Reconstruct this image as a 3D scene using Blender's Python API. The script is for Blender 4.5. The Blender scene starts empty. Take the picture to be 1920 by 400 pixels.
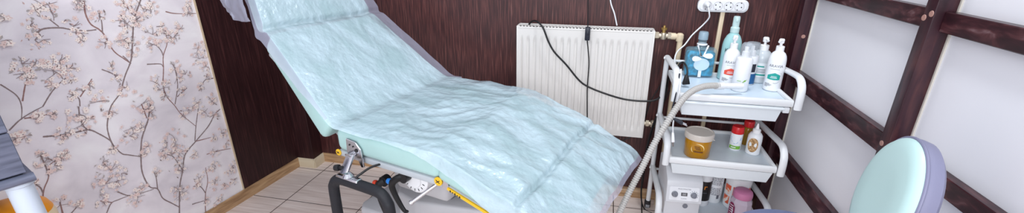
import bpy, bmesh, math, random
from mathutils import Vector, Matrix, Euler, noise

PI = math.pi
SC = bpy.context.scene
COL = SC.collection
random.seed(7)

# ------------------------------------------------------------------ camera, world, lights, exposure
cam_data = bpy.data.cameras.new('camera')
cam = bpy.data.objects.new('camera', cam_data)
COL.objects.link(cam)
cam_data.sensor_width = 36.0
cam_data.lens = 36.0 * 801.0 / 1920.0
cam_data.clip_start = 0.02
cam.location = (0, 0, 1.22)
cam.rotation_euler = (math.radians(90 - 21.159), 0, math.radians(12.473))
SC.camera = cam

world = bpy.data.worlds.new('world')
SC.world = world
world.use_nodes = True
world.node_tree.nodes['Background'].inputs[0].default_value = (0.86, 0.93, 1.0, 1)
world.node_tree.nodes['Background'].inputs[1].default_value = 1.15

def area_light(name, loc, target, size, energy, color):
    d = bpy.data.lights.new(name, 'AREA')
    d.shape = 'DISK'
    d.size = size
    d.energy = energy
    d.color = color
    o = bpy.data.objects.new(name, d)
    COL.objects.link(o)
    o.location = loc
    o.rotation_euler = (Vector(target) - Vector(loc)).to_track_quat('-Z', 'Y').to_euler()
    return o

area_light('ceiling_lamp', (0.30, 1.35, 2.55), (-0.35, 1.2, 0.5), 0.28, 18, (0.95, 0.98, 1.0))
area_light('front_fill', (-0.2, -1.25, 1.75), (-0.25, 1.8, 0.75), 1.5, 44, (0.96, 0.97, 1.0))  # unseen fill lamp behind the camera, added to brighten the walls

SC.view_settings.view_transform = 'Standard'
SC.view_settings.look = 'None'
SC.view_settings.exposure = 0.0
SC.view_settings.gamma = 1.0
SC.view_settings.use_curve_mapping = False

# ------------------------------------------------------------------ helpers
def srgb(r, g, b):
    def f(c):
        c /= 255.0
        return c / 12.92 if c <= 0.04045 else ((c + 0.055) / 1.055) ** 2.4
    return (f(r), f(g), f(b), 1.0)

def mat(name, color, rough=0.5, metal=0.0, alpha=1.0, coat=0.0, transmission=0.0, ior=1.45,
        var=0.0, var_scale=20.0, bump=0.0, bump_scale=80.0, stretch=(1, 1, 1)):
    m = bpy.data.materials.new(name)
    m.use_nodes = True
    nt = m.node_tree
    b = nt.nodes['Principled BSDF']
    b.inputs['Base Color'].default_value = srgb(*color)
    b.inputs['Roughness'].default_value = rough
    b.inputs['Metallic'].default_value = metal
    b.inputs['Alpha'].default_value = alpha
    b.inputs['Coat Weight'].default_value = coat
    b.inputs['Transmission Weight'].default_value = transmission
    b.inputs['IOR'].default_value = ior
    if var > 0 or bump > 0:
        tc = nt.nodes.new('ShaderNodeTexCoord')
        mp = nt.nodes.new('ShaderNodeMapping')
        mp.inputs['Scale'].default_value = stretch
        nt.links.new(tc.outputs['Object'], mp.inputs['Vector'])
    if var > 0:
        nz = nt.nodes.new('ShaderNodeTexNoise')
        nz.inputs['Scale'].default_value = var_scale
        nz.inputs['Detail'].default_value = 6
        nt.links.new(mp.outputs['Vector'], nz.inputs['Vector'])
        cr = nt.nodes.new('ShaderNodeValToRGB')
        c0 = [max(0, c * (1 - var)) for c in color]
        c1 = [min(255, c * (1 + var)) for c in color]
        cr.color_ramp.elements[0].position = 0.3
        cr.color_ramp.elements[1].position = 0.7
        cr.color_ramp.elements[0].color = srgb(*c0)
        cr.color_ramp.elements[1].color = srgb(*c1)
        nt.links.new(nz.outputs['Fac'], cr.inputs['Fac'])
        nt.links.new(cr.outputs['Color'], b.inputs['Base Color'])
    if bump > 0:
        nb = nt.nodes.new('ShaderNodeTexNoise')
        nb.inputs['Scale'].default_value = bump_scale
        nb.inputs['Detail'].default_value = 4
        nt.links.new(mp.outputs['Vector'], nb.inputs['Vector'])
        bp = nt.nodes.new('ShaderNodeBump')
        bp.inputs['Strength'].default_value = bump
        bp.inputs['Distance'].default_value = 0.01
        nt.links.new(nb.outputs['Fac'], bp.inputs['Height'])
        nt.links.new(bp.outputs['Normal'], b.inputs['Normal'])
    return m

def ramp_mat(name, stops, scale, stretch, rough=0.5, detail=6, distortion=0.0, bump=0.0, spec=0.5):
    m = bpy.data.materials.new(name)
    m.use_nodes = True
    nt = m.node_tree
    b = nt.nodes['Principled BSDF']
    b.inputs['Roughness'].default_value = rough
    b.inputs['Specular IOR Level'].default_value = spec
    tc = nt.nodes.new('ShaderNodeTexCoord')
    mp = nt.nodes.new('ShaderNodeMapping')
    mp.inputs['Scale'].default_value = stretch
    nt.links.new(tc.outputs['Object'], mp.inputs['Vector'])
    nz = nt.nodes.new('ShaderNodeTexNoise')
    nz.inputs['Scale'].default_value = scale
    nz.inputs['Detail'].default_value = detail
    nz.inputs['Distortion'].default_value = distortion
    nt.links.new(mp.outputs['Vector'], nz.inputs['Vector'])
    cr = nt.nodes.new('ShaderNodeValToRGB')
    el = cr.color_ramp.elements
    while len(el) < len(stops):
        el.new(0.5)
    for e, (p, c) in zip(el, stops):
        e.position = p
        e.color = srgb(*c)
    nt.links.new(nz.outputs['Fac'], cr.inputs['Fac'])
    nt.links.new(cr.outputs['Color'], b.inputs['Base Color'])
    if bump > 0:
        bp = nt.nodes.new('ShaderNodeBump')
        bp.inputs['Strength'].default_value = bump
        bp.inputs['Distance'].default_value = 0.005
        nt.links.new(nz.outputs['Fac'], bp.inputs['Height'])
        nt.links.new(bp.outputs['Normal'], b.inputs['Normal'])
    return m

def obj(name, bm, mats, parent=None, angle=35):
    me = bpy.data.meshes.new(name)
    bmesh.ops.recalc_face_normals(bm, faces=bm.faces)
    bm.to_mesh(me)
    bm.free()
    for p in me.polygons:
        p.use_smooth = True
    me.set_sharp_from_angle(angle=math.radians(angle))
    if not isinstance(mats, (list, tuple)):
        mats = [mats]
    for m in mats:
        me.materials.append(m)
    o = bpy.data.objects.new(name, me)
    COL.objects.link(o)
    if parent is not None:
        o.parent = parent
    return o

def tag(o, label, cat, group=None, kind=None):
    o['label'] = label
    o['category'] = cat
    if group:
        o['group'] = group
    if kind:
        o['kind'] = kind
    return o

def struct(o):
    o['kind'] = 'structure'
    return o

def thing(name, label, cat, loc=(0, 0, 0), rz=0.0, group=None):
    o = bpy.data.objects.new(name, None)
    o.empty_display_size = 0.05
    COL.objects.link(o)
    o.location = loc
    o.rotation_euler = (0, 0, rz)
    return tag(o, label, cat, group)

def T(x=0, y=0, z=0):
    return Matrix.Translation((x, y, z))

def RX(a): return Matrix.Rotation(a, 4, 'X')
def RY(a): return Matrix.Rotation(a, 4, 'Y')
def RZ(a): return Matrix.Rotation(a, 4, 'Z')

def box(bm, c, s, M=None, bev=0.0, seg=2, mi=0):
    t = bmesh.new()
    bmesh.ops.create_cube(t, size=1.0)
    bmesh.ops.scale(t, vec=s, verts=t.verts)
    if bev > 0:
        bmesh.ops.bevel(t, geom=list(t.edges), offset=bev, segments=seg, affect='EDGES', profile=0.5)
    bmesh.ops.translate(t, vec=c, verts=t.verts)
    if M is not None:
        bmesh.ops.transform(t, matrix=M, verts=t.verts)
    merge(bm, t, mi)

def merge(bm, t, mi=0):
    t.verts.index_update()
    vs = [bm.verts.new(v.co) for v in t.verts]
    for f in t.faces:
        try:
            nf = bm.faces.new([vs[v.index] for v in f.verts])
            nf.material_index = mi if mi is not None else f.material_index
        except ValueError:
            pass
    t.free()

def lathe(bm, prof, seg=32, M=None, mi=0, sx=1.0, sy=1.0, power=2.0):
    rings = []
    for r, z in prof:
        ring = []
        for i in range(seg):
            a = 2 * PI * i / seg
            c, s = math.cos(a), math.sin(a)
            if power != 2.0:
                k = (abs(c) ** power + abs(s) ** power) ** (-1.0 / power)
                c, s = c * k, s * k
            v = Vector((r * c * sx, r * s * sy, z))
            if M is not None:
                v = M @ v
            ring.append(bm.verts.new(v))
        rings.append(ring)
    for a, b in zip(rings, rings[1:]):
        for i in range(seg):
            j = (i + 1) % seg
            f = bm.faces.new((a[i], a[j], b[j], b[i]))
            f.material_index = mi
    for ring in (rings[0], rings[-1]):
        try:
            f = bm.faces.new(ring)
            f.material_index = mi
        except ValueError:
            pass

def smooth_path(pts, n=8):
    P = [Vector(p) for p in pts]
    if len(P) < 3:
        return P
    Q = [2 * P[0] - P[1]] + P + [2 * P[-1] - P[-2]]
    out = []
    for i in range(1, len(Q) - 2):
        p0, p1, p2, p3 = Q[i - 1], Q[i], Q[i + 1], Q[i + 2]
        for k in range(n):
            t = k / n
            out.append(0.5 * ((2 * p1) + (p2 - p0) * t + (2 * p0 - 5 * p1 + 4 * p2 - p3) * t * t + (3 * p1 - p0 - 3 * p2 + p3) * t ** 3))
    out.append(P[-1])
    return out

def tube(bm, pts, r, seg=10, mi=0, flat=1.0, up=None):
    """sweep a round (or flattened) section along a path; r may be a number or a function of the index fraction"""
    P = [Vector(p) for p in pts]
    n = len(P)
    tang = []
    for i in range(n):
        a = P[max(i - 1, 0)]
        b = P[min(i + 1, n - 1)]
        d = (b - a)
        tang.append(d.normalized() if d.length > 1e-9 else Vector((0, 0, 1)))
    ref = Vector(up) if up else (Vector((0, 0, 1)) if abs(tang[0].z) < 0.9 else Vector((1, 0, 0)))
    nx = (ref - tang[0] * ref.dot(tang[0])).normalized()
    rings = []
    for i in range(n):
        nx = (nx - tang[i] * nx.dot(tang[i])).normalized()
        ny = tang[i].cross(nx)
        rr = r(i / (n - 1)) if callable(r) else r
        rings.append([bm.verts.new(P[i] + nx * (rr * math.cos(2 * PI * k / seg)) + ny * (rr * flat * math.sin(2 * PI * k / seg))) for k in range(seg)])
    for a, b in zip(rings, rings[1:]):
        for k in range(seg):
            j = (k + 1) % seg
            f = bm.faces.new((a[k], a[j], b[j], b[k]))
            f.material_index = mi
    for ring in (rings[0], rings[-1]):
        f = bm.faces.new(ring)
        f.material_index = mi

def prism(bm, poly, th, M=None, bev=0.0, seg=2, mi=0):
    """polygon in local XY extruded by th along +Z"""
    t = bmesh.new()
    vs = [t.verts.new((x, y, 0)) for x, y in poly]
    f = t.faces.new(vs)
    r = bmesh.ops.extrude_face_region(t, geom=[f])
    bmesh.ops.translate(t, vec=(0, 0, th), verts=[v for v in r['geom'] if isinstance(v, bmesh.types.BMVert)])
    if bev > 0:
        bmesh.ops.bevel(t, geom=list(t.edges), offset=bev, segments=seg, affect='EDGES', profile=0.5)
    if M is not None:
        bmesh.ops.transform(t, matrix=M, verts=t.verts)
    merge(bm, t, mi)

def hexa(bm, c8, bev=0.0, seg=3, mi=0):
    """eight corners: bottom four (ccw) then top four"""
    t = bmesh.new()
    v = [t.verts.new(p) for p in c8]
    for q in ((3, 2, 1, 0), (4, 5, 6, 7), (0, 1, 5, 4), (1, 2, 6, 5), (2, 3, 7, 6), (3, 0, 4, 7)):
        t.faces.new([v[i] for i in q])
    if bev > 0:
        bmesh.ops.bevel(t, geom=list(t.edges), offset=bev, segments=seg, affect='EDGES', profile=0.5)
    merge(bm, t, mi)

def lettering(text, size, bm=None, fn=None, mi=0, spacing=1.0):
    """flat letters as faces; fn maps (x, y) to a point in space"""
    cu = bpy.data.curves.new('letters', 'FONT')
    cu.body = text
    cu.size = size
    cu.align_x = 'CENTER'
    cu.align_y = 'CENTER'
    cu.resolution_u = 3
    cu.space_character = spacing
    o = bpy.data.objects.new('letters', cu)
    COL.objects.link(o)
    bpy.context.view_layer.update()
    dg = bpy.context.evaluated_depsgraph_get()
    me = o.evaluated_get(dg).to_mesh()
    if bm is None:
        bm = bmesh.new()
    vs = [bm.verts.new(fn(v.co.x, v.co.y)) for v in me.vertices]
    for p in me.polygons:
        try:
            f = bm.faces.new([vs[i] for i in p.vertices])
            f.material_index = mi
        except ValueError:
            pass
    o.evaluated_get(dg).to_mesh_clear()
    bpy.data.objects.remove(o)
    bpy.data.curves.remove(cu)
    return bm

def wrap(r, zc, ang0=-PI / 2, off=0.0006):
    """map flat (x, y) on a cylinder of radius r; ang0 is where the middle faces"""
    return lambda x, y: Vector(((r + off) * math.cos(ang0 + x / r), (r + off) * math.sin(ang0 + x / r), zc + y))

def patch(bm, fn, x0, x1, y0, y1, nx=12, ny=2, mi=0):
    """grid of a rectangle through fn"""
    g = [[bm.verts.new(fn(x0 + (x1 - x0) * i / nx, y0 + (y1 - y0) * j / ny)) for j in range(ny + 1)] for i in range(nx + 1)]
    for i in range(nx):
        for j in range(ny):
            f = bm.faces.new((g[i][j], g[i + 1][j], g[i + 1][j + 1], g[i][j + 1]))
            f.material_index = mi

def polypatch(bm, fn, pts, mi=0):
    f = bm.faces.new([bm.verts.new(fn(x, y)) for x, y in pts])
    f.material_index = mi

# ------------------------------------------------------------------ materials
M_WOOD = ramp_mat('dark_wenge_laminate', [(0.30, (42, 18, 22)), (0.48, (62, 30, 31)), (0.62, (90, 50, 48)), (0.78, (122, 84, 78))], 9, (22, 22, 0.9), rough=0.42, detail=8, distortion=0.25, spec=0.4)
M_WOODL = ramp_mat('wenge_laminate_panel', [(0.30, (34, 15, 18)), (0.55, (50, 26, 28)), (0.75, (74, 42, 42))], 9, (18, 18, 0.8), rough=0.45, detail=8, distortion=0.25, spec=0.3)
M_PAPER = ramp_mat('lilac_plaster_wallpaper', [(0.3, (216, 209, 216)), (0.5, (231, 224, 230)), (0.62, (238, 233, 237)), (0.8, (246, 244, 246))], 5, (1, 1, 1.4), rough=0.75, detail=10, distortion=0.6, spec=0.2)
M_BRANCH = mat('painted_branch', (140, 122, 122), 0.8)
M_BRANCH2 = mat('painted_branch_rosy', (152, 116, 112), 0.8)
M_PETAL = mat('painted_petal_cream', (244, 231, 225), 0.8)
M_PETAL2 = mat('painted_petal_pink', (230, 206, 201), 0.8)
M_PETAL3 = mat('painted_bud_rose', (206, 172, 166), 0.8)
M_LEAF = mat('painted_leaf_grey', (178, 168, 166), 0.8)
M_TRIMW = mat('pale_edge_strip', (196, 176, 150), 0.5)
M_BASEB = ramp_mat('oak_baseboard', [(0.3, (140, 106, 76)), (0.5, (172, 136, 100)), (0.7, (194, 160, 122))], 8, (1.2, 1.2, 14), rough=0.4, detail=6)
M_BASEC = mat('cream_plastic_corner', (206, 190, 164), 0.35)
M_STAIN = ramp_mat('stained_timber', [(0.32, (32, 10, 18)), (0.50, (50, 20, 28)), (0.62, (78, 42, 46)), (0.78, (124, 98, 102))], 7, (7, 2.2, 7), rough=0.3, detail=9, distortion=0.8)
M_STAINV = ramp_mat('stained_timber_post', [(0.32, (36, 12, 22)), (0.52, (54, 24, 34)), (0.72, (78, 42, 44))], 7, (7, 7, 1.1), rough=0.34, detail=9, distortion=0.8)
M_PLUG = mat('timber_plug', (168, 128, 118), 0.5)
M_PANEL = mat('white_partition_panel', (234, 234, 240), 0.38)
M_SEAL = mat('pale_panel_bead', (206, 200, 190), 0.5)
M_WHITE = mat('white_plastic', (228, 230, 234), 0.3)
M_RADI = mat('radiator_enamel', (217, 214, 211), 0.35)
M_ENAMEL = mat('white_enamel', (224, 226, 229), 0.3)
M_DARKGAP = mat('dark_recess', (40, 38, 42), 0.7)
M_CREAMPIPE = mat('cream_pipe', (214, 196, 168), 0.4)
M_BRASS = mat('nickel_brass', (190, 178, 160), 0.35, 0.75)
M_BLACK = mat('black_rubber', (18, 18, 22), 0.45)
M_BLACKFOAM = mat('black_foam', (24, 25, 32), 0.6, bump=0.1, bump_scale=200)
M_CHROME = mat('chrome', (200, 200, 205), 0.2, 1.0)
M_MINT = mat('mint_vinyl', (166, 200, 198), 0.42, var=0.03, var_scale=6)
M_COVERW = mat('shaded_off_white_shell', (178, 178, 182), 0.4)  # off-white shell, greyed so its colour carries the shade under the couch
M_YELLOW = mat('yellow_sticker', (226, 178, 30), 0.45)
M_FRAME = mat('light_grey_frame', (172, 178, 184), 0.4)
M_HOSE = mat('grey_white_hose', (180, 177, 174), 0.45)
M_BLUEBTN = mat('blue_button', (40, 130, 220), 0.4)
M_REDBTN = mat('red_button', (226, 70, 40), 0.4)
M_SOCKET = mat('socket_grey_white', (200, 198, 203), 0.35)

# ------------------------------------------------------------------ traced lines: wallpaper branches (wall s, z), blossom clusters, cord paths
BRANCHES = [
 [(-0.15,1.032),(-0.159,0.987),(-0.155,0.95),(-0.137,0.928),(-0.127,0.907),(-0.123,0.877),(-0.113,0.839),(-0.092,0.809),(-0.075,0.786)],
 [(-0.309,0.937),(-0.291,0.953),(-0.27,0.956),(-0.237,0.951),(-0.218,0.943),(-0.176,0.93),(-0.145,0.928)],
 [(-0.242,0.956),(-0.256,0.979),(-0.265,0.995)],
 [(-0.318,0.973),(-0.301,0.963),(-0.29,0.956)],
 [(-0.13,0.913),(-0.121,0.954),(-0.121,0.991)],
 [(-0.429,0.813),(-0.417,0.793),(-0.406,0.771),(-0.403,0.749),(-0.407,0.723),(-0.418,0.691)],
 [(-0.398,0.747),(-0.373,0.801),(-0.339,0.854)],
 [(-0.358,0.714),(-0.326,0.75),(-0.298,0.773),(-0.272,0.789)],
 [(-0.267,0.681),(-0.262,0.709),(-0.276,0.727)],
 [(-0.257,0.713),(-0.224,0.746),(-0.207,0.764)],
 [(0.029,1.018),(-0.011,0.956),(-0.028,0.918),(-0.051,0.851),(-0.064,0.813),(-0.079,0.785),(-0.104,0.75),(-0.122,0.72),(-0.14,0.688),(-0.182,0.649),(-0.209,0.596),(-0.218,0.557),(-0.217,0.508),(-0.201,0.464),(-0.183,0.449),(-0.145,0.422)],
 [(-0.17,0.789),(-0.144,0.766),(-0.122,0.731)],
 [(-0.028,0.998),(-0.023,0.973),(-0.013,0.956)],
 [(-0.016,0.94),(0.01,0.952),(0.036,0.973)],
 [(-0.093,0.82),(-0.083,0.803),(-0.076,0.785)],
 [(0.013,0.683),(0.03,0.734),(0.044,0.786),(0.073,0.835),(0.078,0.889)],
 [(0.044,0.786),(0.042,0.809),(0.029,0.834),(0.005,0.845)],
 [(-0.023,0.769),(0.024,0.758),(0.031,0.745)],
 [(0.013,0.683),(0.008,0.645),(0.014,0.613),(0.03,0.576),(0.046,0.529),(0.089,0.456)],
 [(0.033,0.58),(0.065,0.655),(0.073,0.722),(0.069,0.746)],
 [(0.05,0.608),(0.071,0.619),(0.098,0.632)],
 [(0.101,0.956),(0.129,0.945),(0.171,0.937),(0.221,0.931)],
 [(0.222,0.639),(0.185,0.642),(0.166,0.628),(0.146,0.617)],
 [(-0.454,0.669),(-0.421,0.692),(-0.387,0.706),(-0.358,0.714)],
 [(-0.411,0.693),(-0.387,0.688),(-0.36,0.686),(-0.333,0.684)],
 [(-0.388,0.618),(-0.362,0.61),(-0.329,0.601),(-0.3,0.597),(-0.267,0.591),(-0.243,0.563),(-0.221,0.528),(-0.218,0.502)],
 [(-0.271,0.682),(-0.279,0.641),(-0.277,0.607),(-0.267,0.591)],
 [(-0.464,0.361),(-0.443,0.436),(-0.417,0.477),(-0.4,0.518),(-0.377,0.526)],
 [(-0.443,0.436),(-0.444,0.457),(-0.45,0.471),(-0.464,0.493)],
 [(-0.411,0.564),(-0.411,0.52),(-0.414,0.485)],
 [(-0.421,0.332),(-0.415,0.381)],
 [(-0.406,0.322),(-0.374,0.343)],
 [(-0.314,0.26),(-0.287,0.294),(-0.262,0.295),(-0.229,0.292)],
 [(-0.314,0.323),(-0.283,0.296)],
 [(-0.256,0.327),(-0.229,0.294),(-0.194,0.28),(-0.141,0.27)],
 [(-0.054,0.614),(-0.081,0.555),(-0.105,0.519),(-0.126,0.482),(-0.146,0.42),(-0.159,0.355),(-0.152,0.289),(-0.128,0.263),(-0.121,0.214),(-0.095,0.172),(-0.073,0.138)],
 [(-0.085,0.625),(-0.083,0.563)],
 [(-0.128,0.263),(-0.119,0.316),(-0.122,0.342)],
 [(-0.083,0.103),(-0.046,0.227),(-0.016,0.29),(0.013,0.354),(0.071,0.391),(0.141,0.434),(0.184,0.475),(0.214,0.49)],
 [(0.071,0.391),(0.102,0.385),(0.139,0.379)],
 [(0.067,0.393),(0.091,0.461),(0.124,0.537)],
 [(-0.016,0.29),(-0.034,0.364),(-0.056,0.388)],
 [(0.019,0.035),(0.045,0.131),(0.071,0.187),(0.079,0.253)],
 [(0.047,0.138),(0.033,0.18),(0.005,0.197)],
 [(-0.021,0.119),(0.007,0.112),(0.031,0.105)],
 [(0.1,0.311),(0.132,0.306),(0.171,0.298),(0.215,0.285)],
]
CLUSTERS = [(-0.261,1.028,0.043),(-0.248,1.006,0.032),(-0.285,1.015,0.024),(-0.311,0.972,0.017),(-0.313,0.926,0.030),(-0.294,0.922,0.021),(-0.208,0.95,0.029),(-0.193,0.925,0.025),(-0.2,0.903,0.015),(-0.135,0.879,0.023),(-0.124,0.973,0.023),(-0.037,0.999,0.027),(-0.053,0.942,0.031),(-0.065,0.865,0.017),(-0.365,0.861,0.027),(-0.372,0.831,0.024),(-0.334,0.856,0.014),(-0.362,0.81,0.014),(-0.301,0.834,0.031),(-0.293,0.814,0.040),(-0.276,0.846,0.028),(-0.256,0.817,0.022),(-0.319,0.775,0.018),(-0.267,0.778,0.015),(-0.276,0.727,0.015),(-0.245,0.729,0.019),(-0.224,0.746,0.016),(-0.211,0.681,0.032),(-0.141,0.792,0.020),(-0.14,0.75,0.016),(-0.022,0.967,0.040),(0.019,0.981,0.040),(0.047,0.978,0.025),(-0.047,0.932,0.033),(-0.013,0.936,0.020),(-0.062,0.864,0.028),(-0.062,0.833,0.020),(-0.118,0.702,0.028),(0.027,0.877,0.034),(0.016,0.837,0.026),(0.065,0.902,0.018),(0.076,0.867,0.021),(0.104,0.855,0.026),(0.133,0.879,0.023),(0.088,0.85,0.018),(0.201,0.963,0.026),(0.184,0.943,0.022),(-0.016,0.691,0.025),(0.007,0.662,0.027),(0.003,0.628,0.022),(0.07,0.735,0.023),(0.068,0.689,0.031),(0.103,0.691,0.023),(0.074,0.628,0.018),(0.188,0.787,0.028),(0.18,0.741,0.033),(0.201,0.7,0.024),(0.153,0.615,0.019),(0.188,0.654,0.020),(0.112,0.554,0.024),(0.183,0.541,0.029),(-0.085,0.625,0.030),(-0.377,0.697,0.015),(-0.381,0.685,0.014),(-0.347,0.682,0.015),(-0.289,0.659,0.030),(-0.286,0.617,0.034),(-0.265,0.635,0.026),(-0.333,0.611,0.019),(-0.343,0.602,0.019),(-0.446,0.642,0.018),(-0.428,0.639,0.017),(-0.453,0.641,0.014),(-0.413,0.535,0.018),(-0.411,0.564,0.015),(-0.392,0.514,0.022),(-0.371,0.534,0.019),(-0.356,0.537,0.016),(-0.458,0.479,0.021),(-0.473,0.474,0.014),(-0.421,0.373,0.026),(-0.371,0.348,0.016),(-0.268,0.46,0.024),(-0.255,0.419,0.041),(-0.252,0.371,0.033),(-0.284,0.379,0.037),(-0.227,0.393,0.025),(-0.314,0.321,0.021),(-0.189,0.631,0.020),(-0.224,0.494,0.017),(-0.145,0.547,0.034),(-0.162,0.521,0.029),(-0.116,0.535,0.021),(-0.067,0.584,0.026),(-0.082,0.601,0.025),(-0.138,0.428,0.017),(-0.12,0.455,0.013),(-0.051,0.422,0.031),(-0.012,0.442,0.037),(-0.008,0.377,0.034),(-0.041,0.38,0.037),(-0.04,0.303,0.034),(-0.069,0.394,0.022),(0.04,0.34,0.020),(-0.119,0.333,0.018),(-0.206,0.272,0.030),(-0.185,0.297,0.022),(-0.057,0.194,0.035),(-0.063,0.224,0.024),(0.015,0.205,0.020),(0.032,0.223,0.020),(0.087,0.234,0.025),(0.116,0.247,0.021),(0.093,0.16,0.026),(0.084,0.078,0.027),(0.132,0.122,0.021),(0.177,0.185,0.026),(0.199,0.203,0.022),(0.183,0.129,0.022),(0.174,0.479,0.025),(0.136,0.507,0.024),(0.185,0.38,0.025),(0.191,0.322,0.021),(0.133,0.308,0.021),(0.073,0.543,0.019),(0.046,0.529,0.019),(0.144,0.377,0.016),(0.032,0.11,0.020),(-0.38,0.94,0.014),(-0.364,1.002,0.013),(-0.079,0.878,0.020),(-0.18,1.017,0.018),(-0.163,1.024,0.022),]
CORD_THIN_TOP = [(-0.088,1.860,1.055),(-0.083,1.855,0.969),(-0.078,1.850,0.880)]
CORD_THIN = [(-0.077,1.850,0.823),(-0.070,1.855,0.775),(-0.063,1.855,0.715),(-0.063,1.855,0.604),(-0.058,1.855,0.514),(-0.045,1.855,0.354)]
CORD_THICK = [(-0.368,1.950,0.831),(-0.334,1.900,0.880),(-0.303,1.870,0.891),(-0.271,1.850,0.868),(-0.245,1.850,0.808),(-0.216,1.850,0.761),(-0.161,1.850,0.706),(-0.103,1.850,0.640),(-0.059,1.850,0.611),(0.018,1.850,0.584),(0.102,1.860,0.561),(0.183,1.860,0.558),(0.234,1.860,0.567),(0.263,1.870,0.591),(0.278,1.880,0.621),(0.280,1.880,0.662),(0.292,1.870,0.714),(0.301,1.840,0.746)]
CORD_LOOP = [(0.258,1.880,0.680),(0.252,1.890,0.628),(0.220,1.890,0.550),(0.202,1.890,0.457),(0.179,1.890,0.388),(0.126,1.880,0.354),(0.076,1.880,0.313)]
CORD_FLOOR = [(0.283,1.880,0.621),(0.267,1.880,0.532),(0.238,1.880,0.425),(0.225,1.880,0.287),(0.224,1.880,0.158),(0.230,1.880,0.054),(0.249,1.860,0.003),(0.289,1.830,-0.001),(0.323,1.800,0.001)]
CORD_FLOOR2 = [(0.296,1.900,0.603),(0.257,1.900,0.471),(0.233,1.900,0.306),(0.234,1.900,0.162),(0.230,1.900,0.087),(0.236,1.870,0.015),(0.234,1.750,-0.008)]
CORD_WHITE = [(-0.006,1.955,1.048),(0.010,1.955,0.970),(0.029,1.955,0.924),(0.045,1.955,0.871)]
SOCKET_CORD = [(0.400,1.920,0.975),(0.409,1.915,0.945),(0.412,1.920,0.923),(0.397,1.930,0.894),(0.372,1.920,0.868),(0.352,1.910,0.846),(0.330,1.900,0.811),(0.301,1.880,0.784),(0.292,1.860,0.754),(0.299,1.830,0.721),(0.304,1.800,0.684),(0.304,1.780,0.632)]
PLUG_CORD_A = [(0.285,1.600,0.686),(0.280,1.620,0.717),(0.278,1.660,0.747),(0.285,1.700,0.774),(0.303,1.720,0.780),(0.313,1.700,0.769),(0.316,1.680,0.752),(0.313,1.670,0.740)]
HOSE = [(0.422,1.600,0.731),(0.384,1.570,0.739),(0.348,1.540,0.742),(0.312,1.510,0.735),(0.282,1.480,0.718),(0.255,1.450,0.687),(0.226,1.420,0.642),(0.192,1.390,0.578),(0.159,1.360,0.499),(0.122,1.330,0.411),(0.099,1.300,0.358),(0.079,1.260,0.322),(0.060,1.200,0.299),(0.039,1.100,0.271),(0.036,1.000,0.239)]
FLAP = [(-1.333,1.280,1.073),(-1.310,1.260,1.031),(-1.258,1.220,1.005),(-1.222,1.200,0.988),(-1.199,1.190,0.977),(-1.151,1.170,0.976),(-1.113,1.160,0.981)]

# ------------------------------------------------------------------ room shell
def tile_material():
    m = bpy.data.materials.new('taupe_floor_tile')
    m.use_nodes = True
    nt = m.node_tree
    b = nt.nodes['Principled BSDF']
    b.inputs['Roughness'].default_value = 0.35
    tc = nt.nodes.new('ShaderNodeTexCoord')
    mp = nt.nodes.new('ShaderNodeMapping')
    mp.inputs['Scale'].default_value = (1.5, 26, 1)
    nt.links.new(tc.outputs['Object'], mp.inputs['Vector'])
    nz = nt.nodes.new('ShaderNodeTexNoise')
    nz.inputs['Scale'].default_value = 3
    nz.inputs['Detail'].default_value = 6
    nt.links.new(mp.outputs['Vector'], nz.inputs['Vector'])
    cr = nt.nodes.new('ShaderNodeValToRGB')
    el = cr.color_ramp.elements
    el.new(0.5)
    for e, (p, c) in zip(el, ((0.3, (212, 194, 186)), (0.5, (226, 210, 203)), (0.7, (240, 227, 221)))):
        e.position = p
        e.color = srgb(*c)
    nt.links.new(nz.outputs['Fac'], cr.inputs['Fac'])
    mp2 = nt.nodes.new('ShaderNodeMapping')
    mp2.inputs['Location'].default_value = (1.51, -1.554 + 0.303 * 6, 0)
    nt.links.new(tc.outputs['Object'], mp2.inputs['Vector'])
    br = nt.nodes.new('ShaderNodeTexBrick')
    br.offset = 0.0
    br.squash = 1.0
    br.inputs['Scale'].default_value = 1.0
    br.inputs['Brick Width'].default_value = 0.403
    br.inputs['Row Height'].default_value = 0.303
    br.inputs['Mortar Size'].default_value = 0.0022
    br.inputs['Mortar Smooth'].default_value = 0.0
    nt.links.new(mp2.outputs['Vector'], br.inputs['Vector'])
    mx = nt.nodes.new('ShaderNodeMix')
    mx.data_type = 'RGBA'
    nt.links.new(br.outputs['Fac'], mx.inputs['Factor'])
    nt.links.new(cr.outputs['Color'], mx.inputs[6])
    mx.inputs[7].default_value = srgb(66, 46, 42)
    nt.links.new(mx.outputs[2], b.inputs['Base Color'])
    return m

BACK_Y = 1.97
PAN_X = 0.77
WALL_TOP = 2.6
bm = bmesh.new()
box(bm, (-0.5, 0.45, -0.03), (3.2, 3.3, 0.06))
struct(obj('floor', bm, tile_material()))

bm = bmesh.new()
box(bm, (-0.45, BACK_Y + 0.03, WALL_TOP / 2), (2.7, 0.06, WALL_TOP))
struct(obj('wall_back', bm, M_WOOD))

# left wall: a slightly skewed plane; s runs along it, z up
LW_A = Vector((-1.75, 1.3, 0))
LW_D = Vector((0.06, 0.6, 0)).normalized()
LW_N = Vector((LW_D.y, -LW_D.x, 0))
def LW(s, z, off=0.0):
    return LW_A + LW_D * s + LW_N * off + Vector((0, 0, z))
EDGE_S = 0.226

bm = bmesh.new()
def slab(bm, s0, s1, z0, z1, o0, o1, mi=0):
    hexa(bm, [LW(s0, z0, o0), LW(s1, z0, o0), LW(s1, z0, o1), LW(s0, z0, o1), LW(s0, z1, o0), LW(s1, z1, o0), LW(s1, z1, o1), LW(s0, z1, o1)], mi=mi)
slab(bm, -2.4, EDGE_S, 0, WALL_TOP, -0.06, 0.0)
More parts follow.
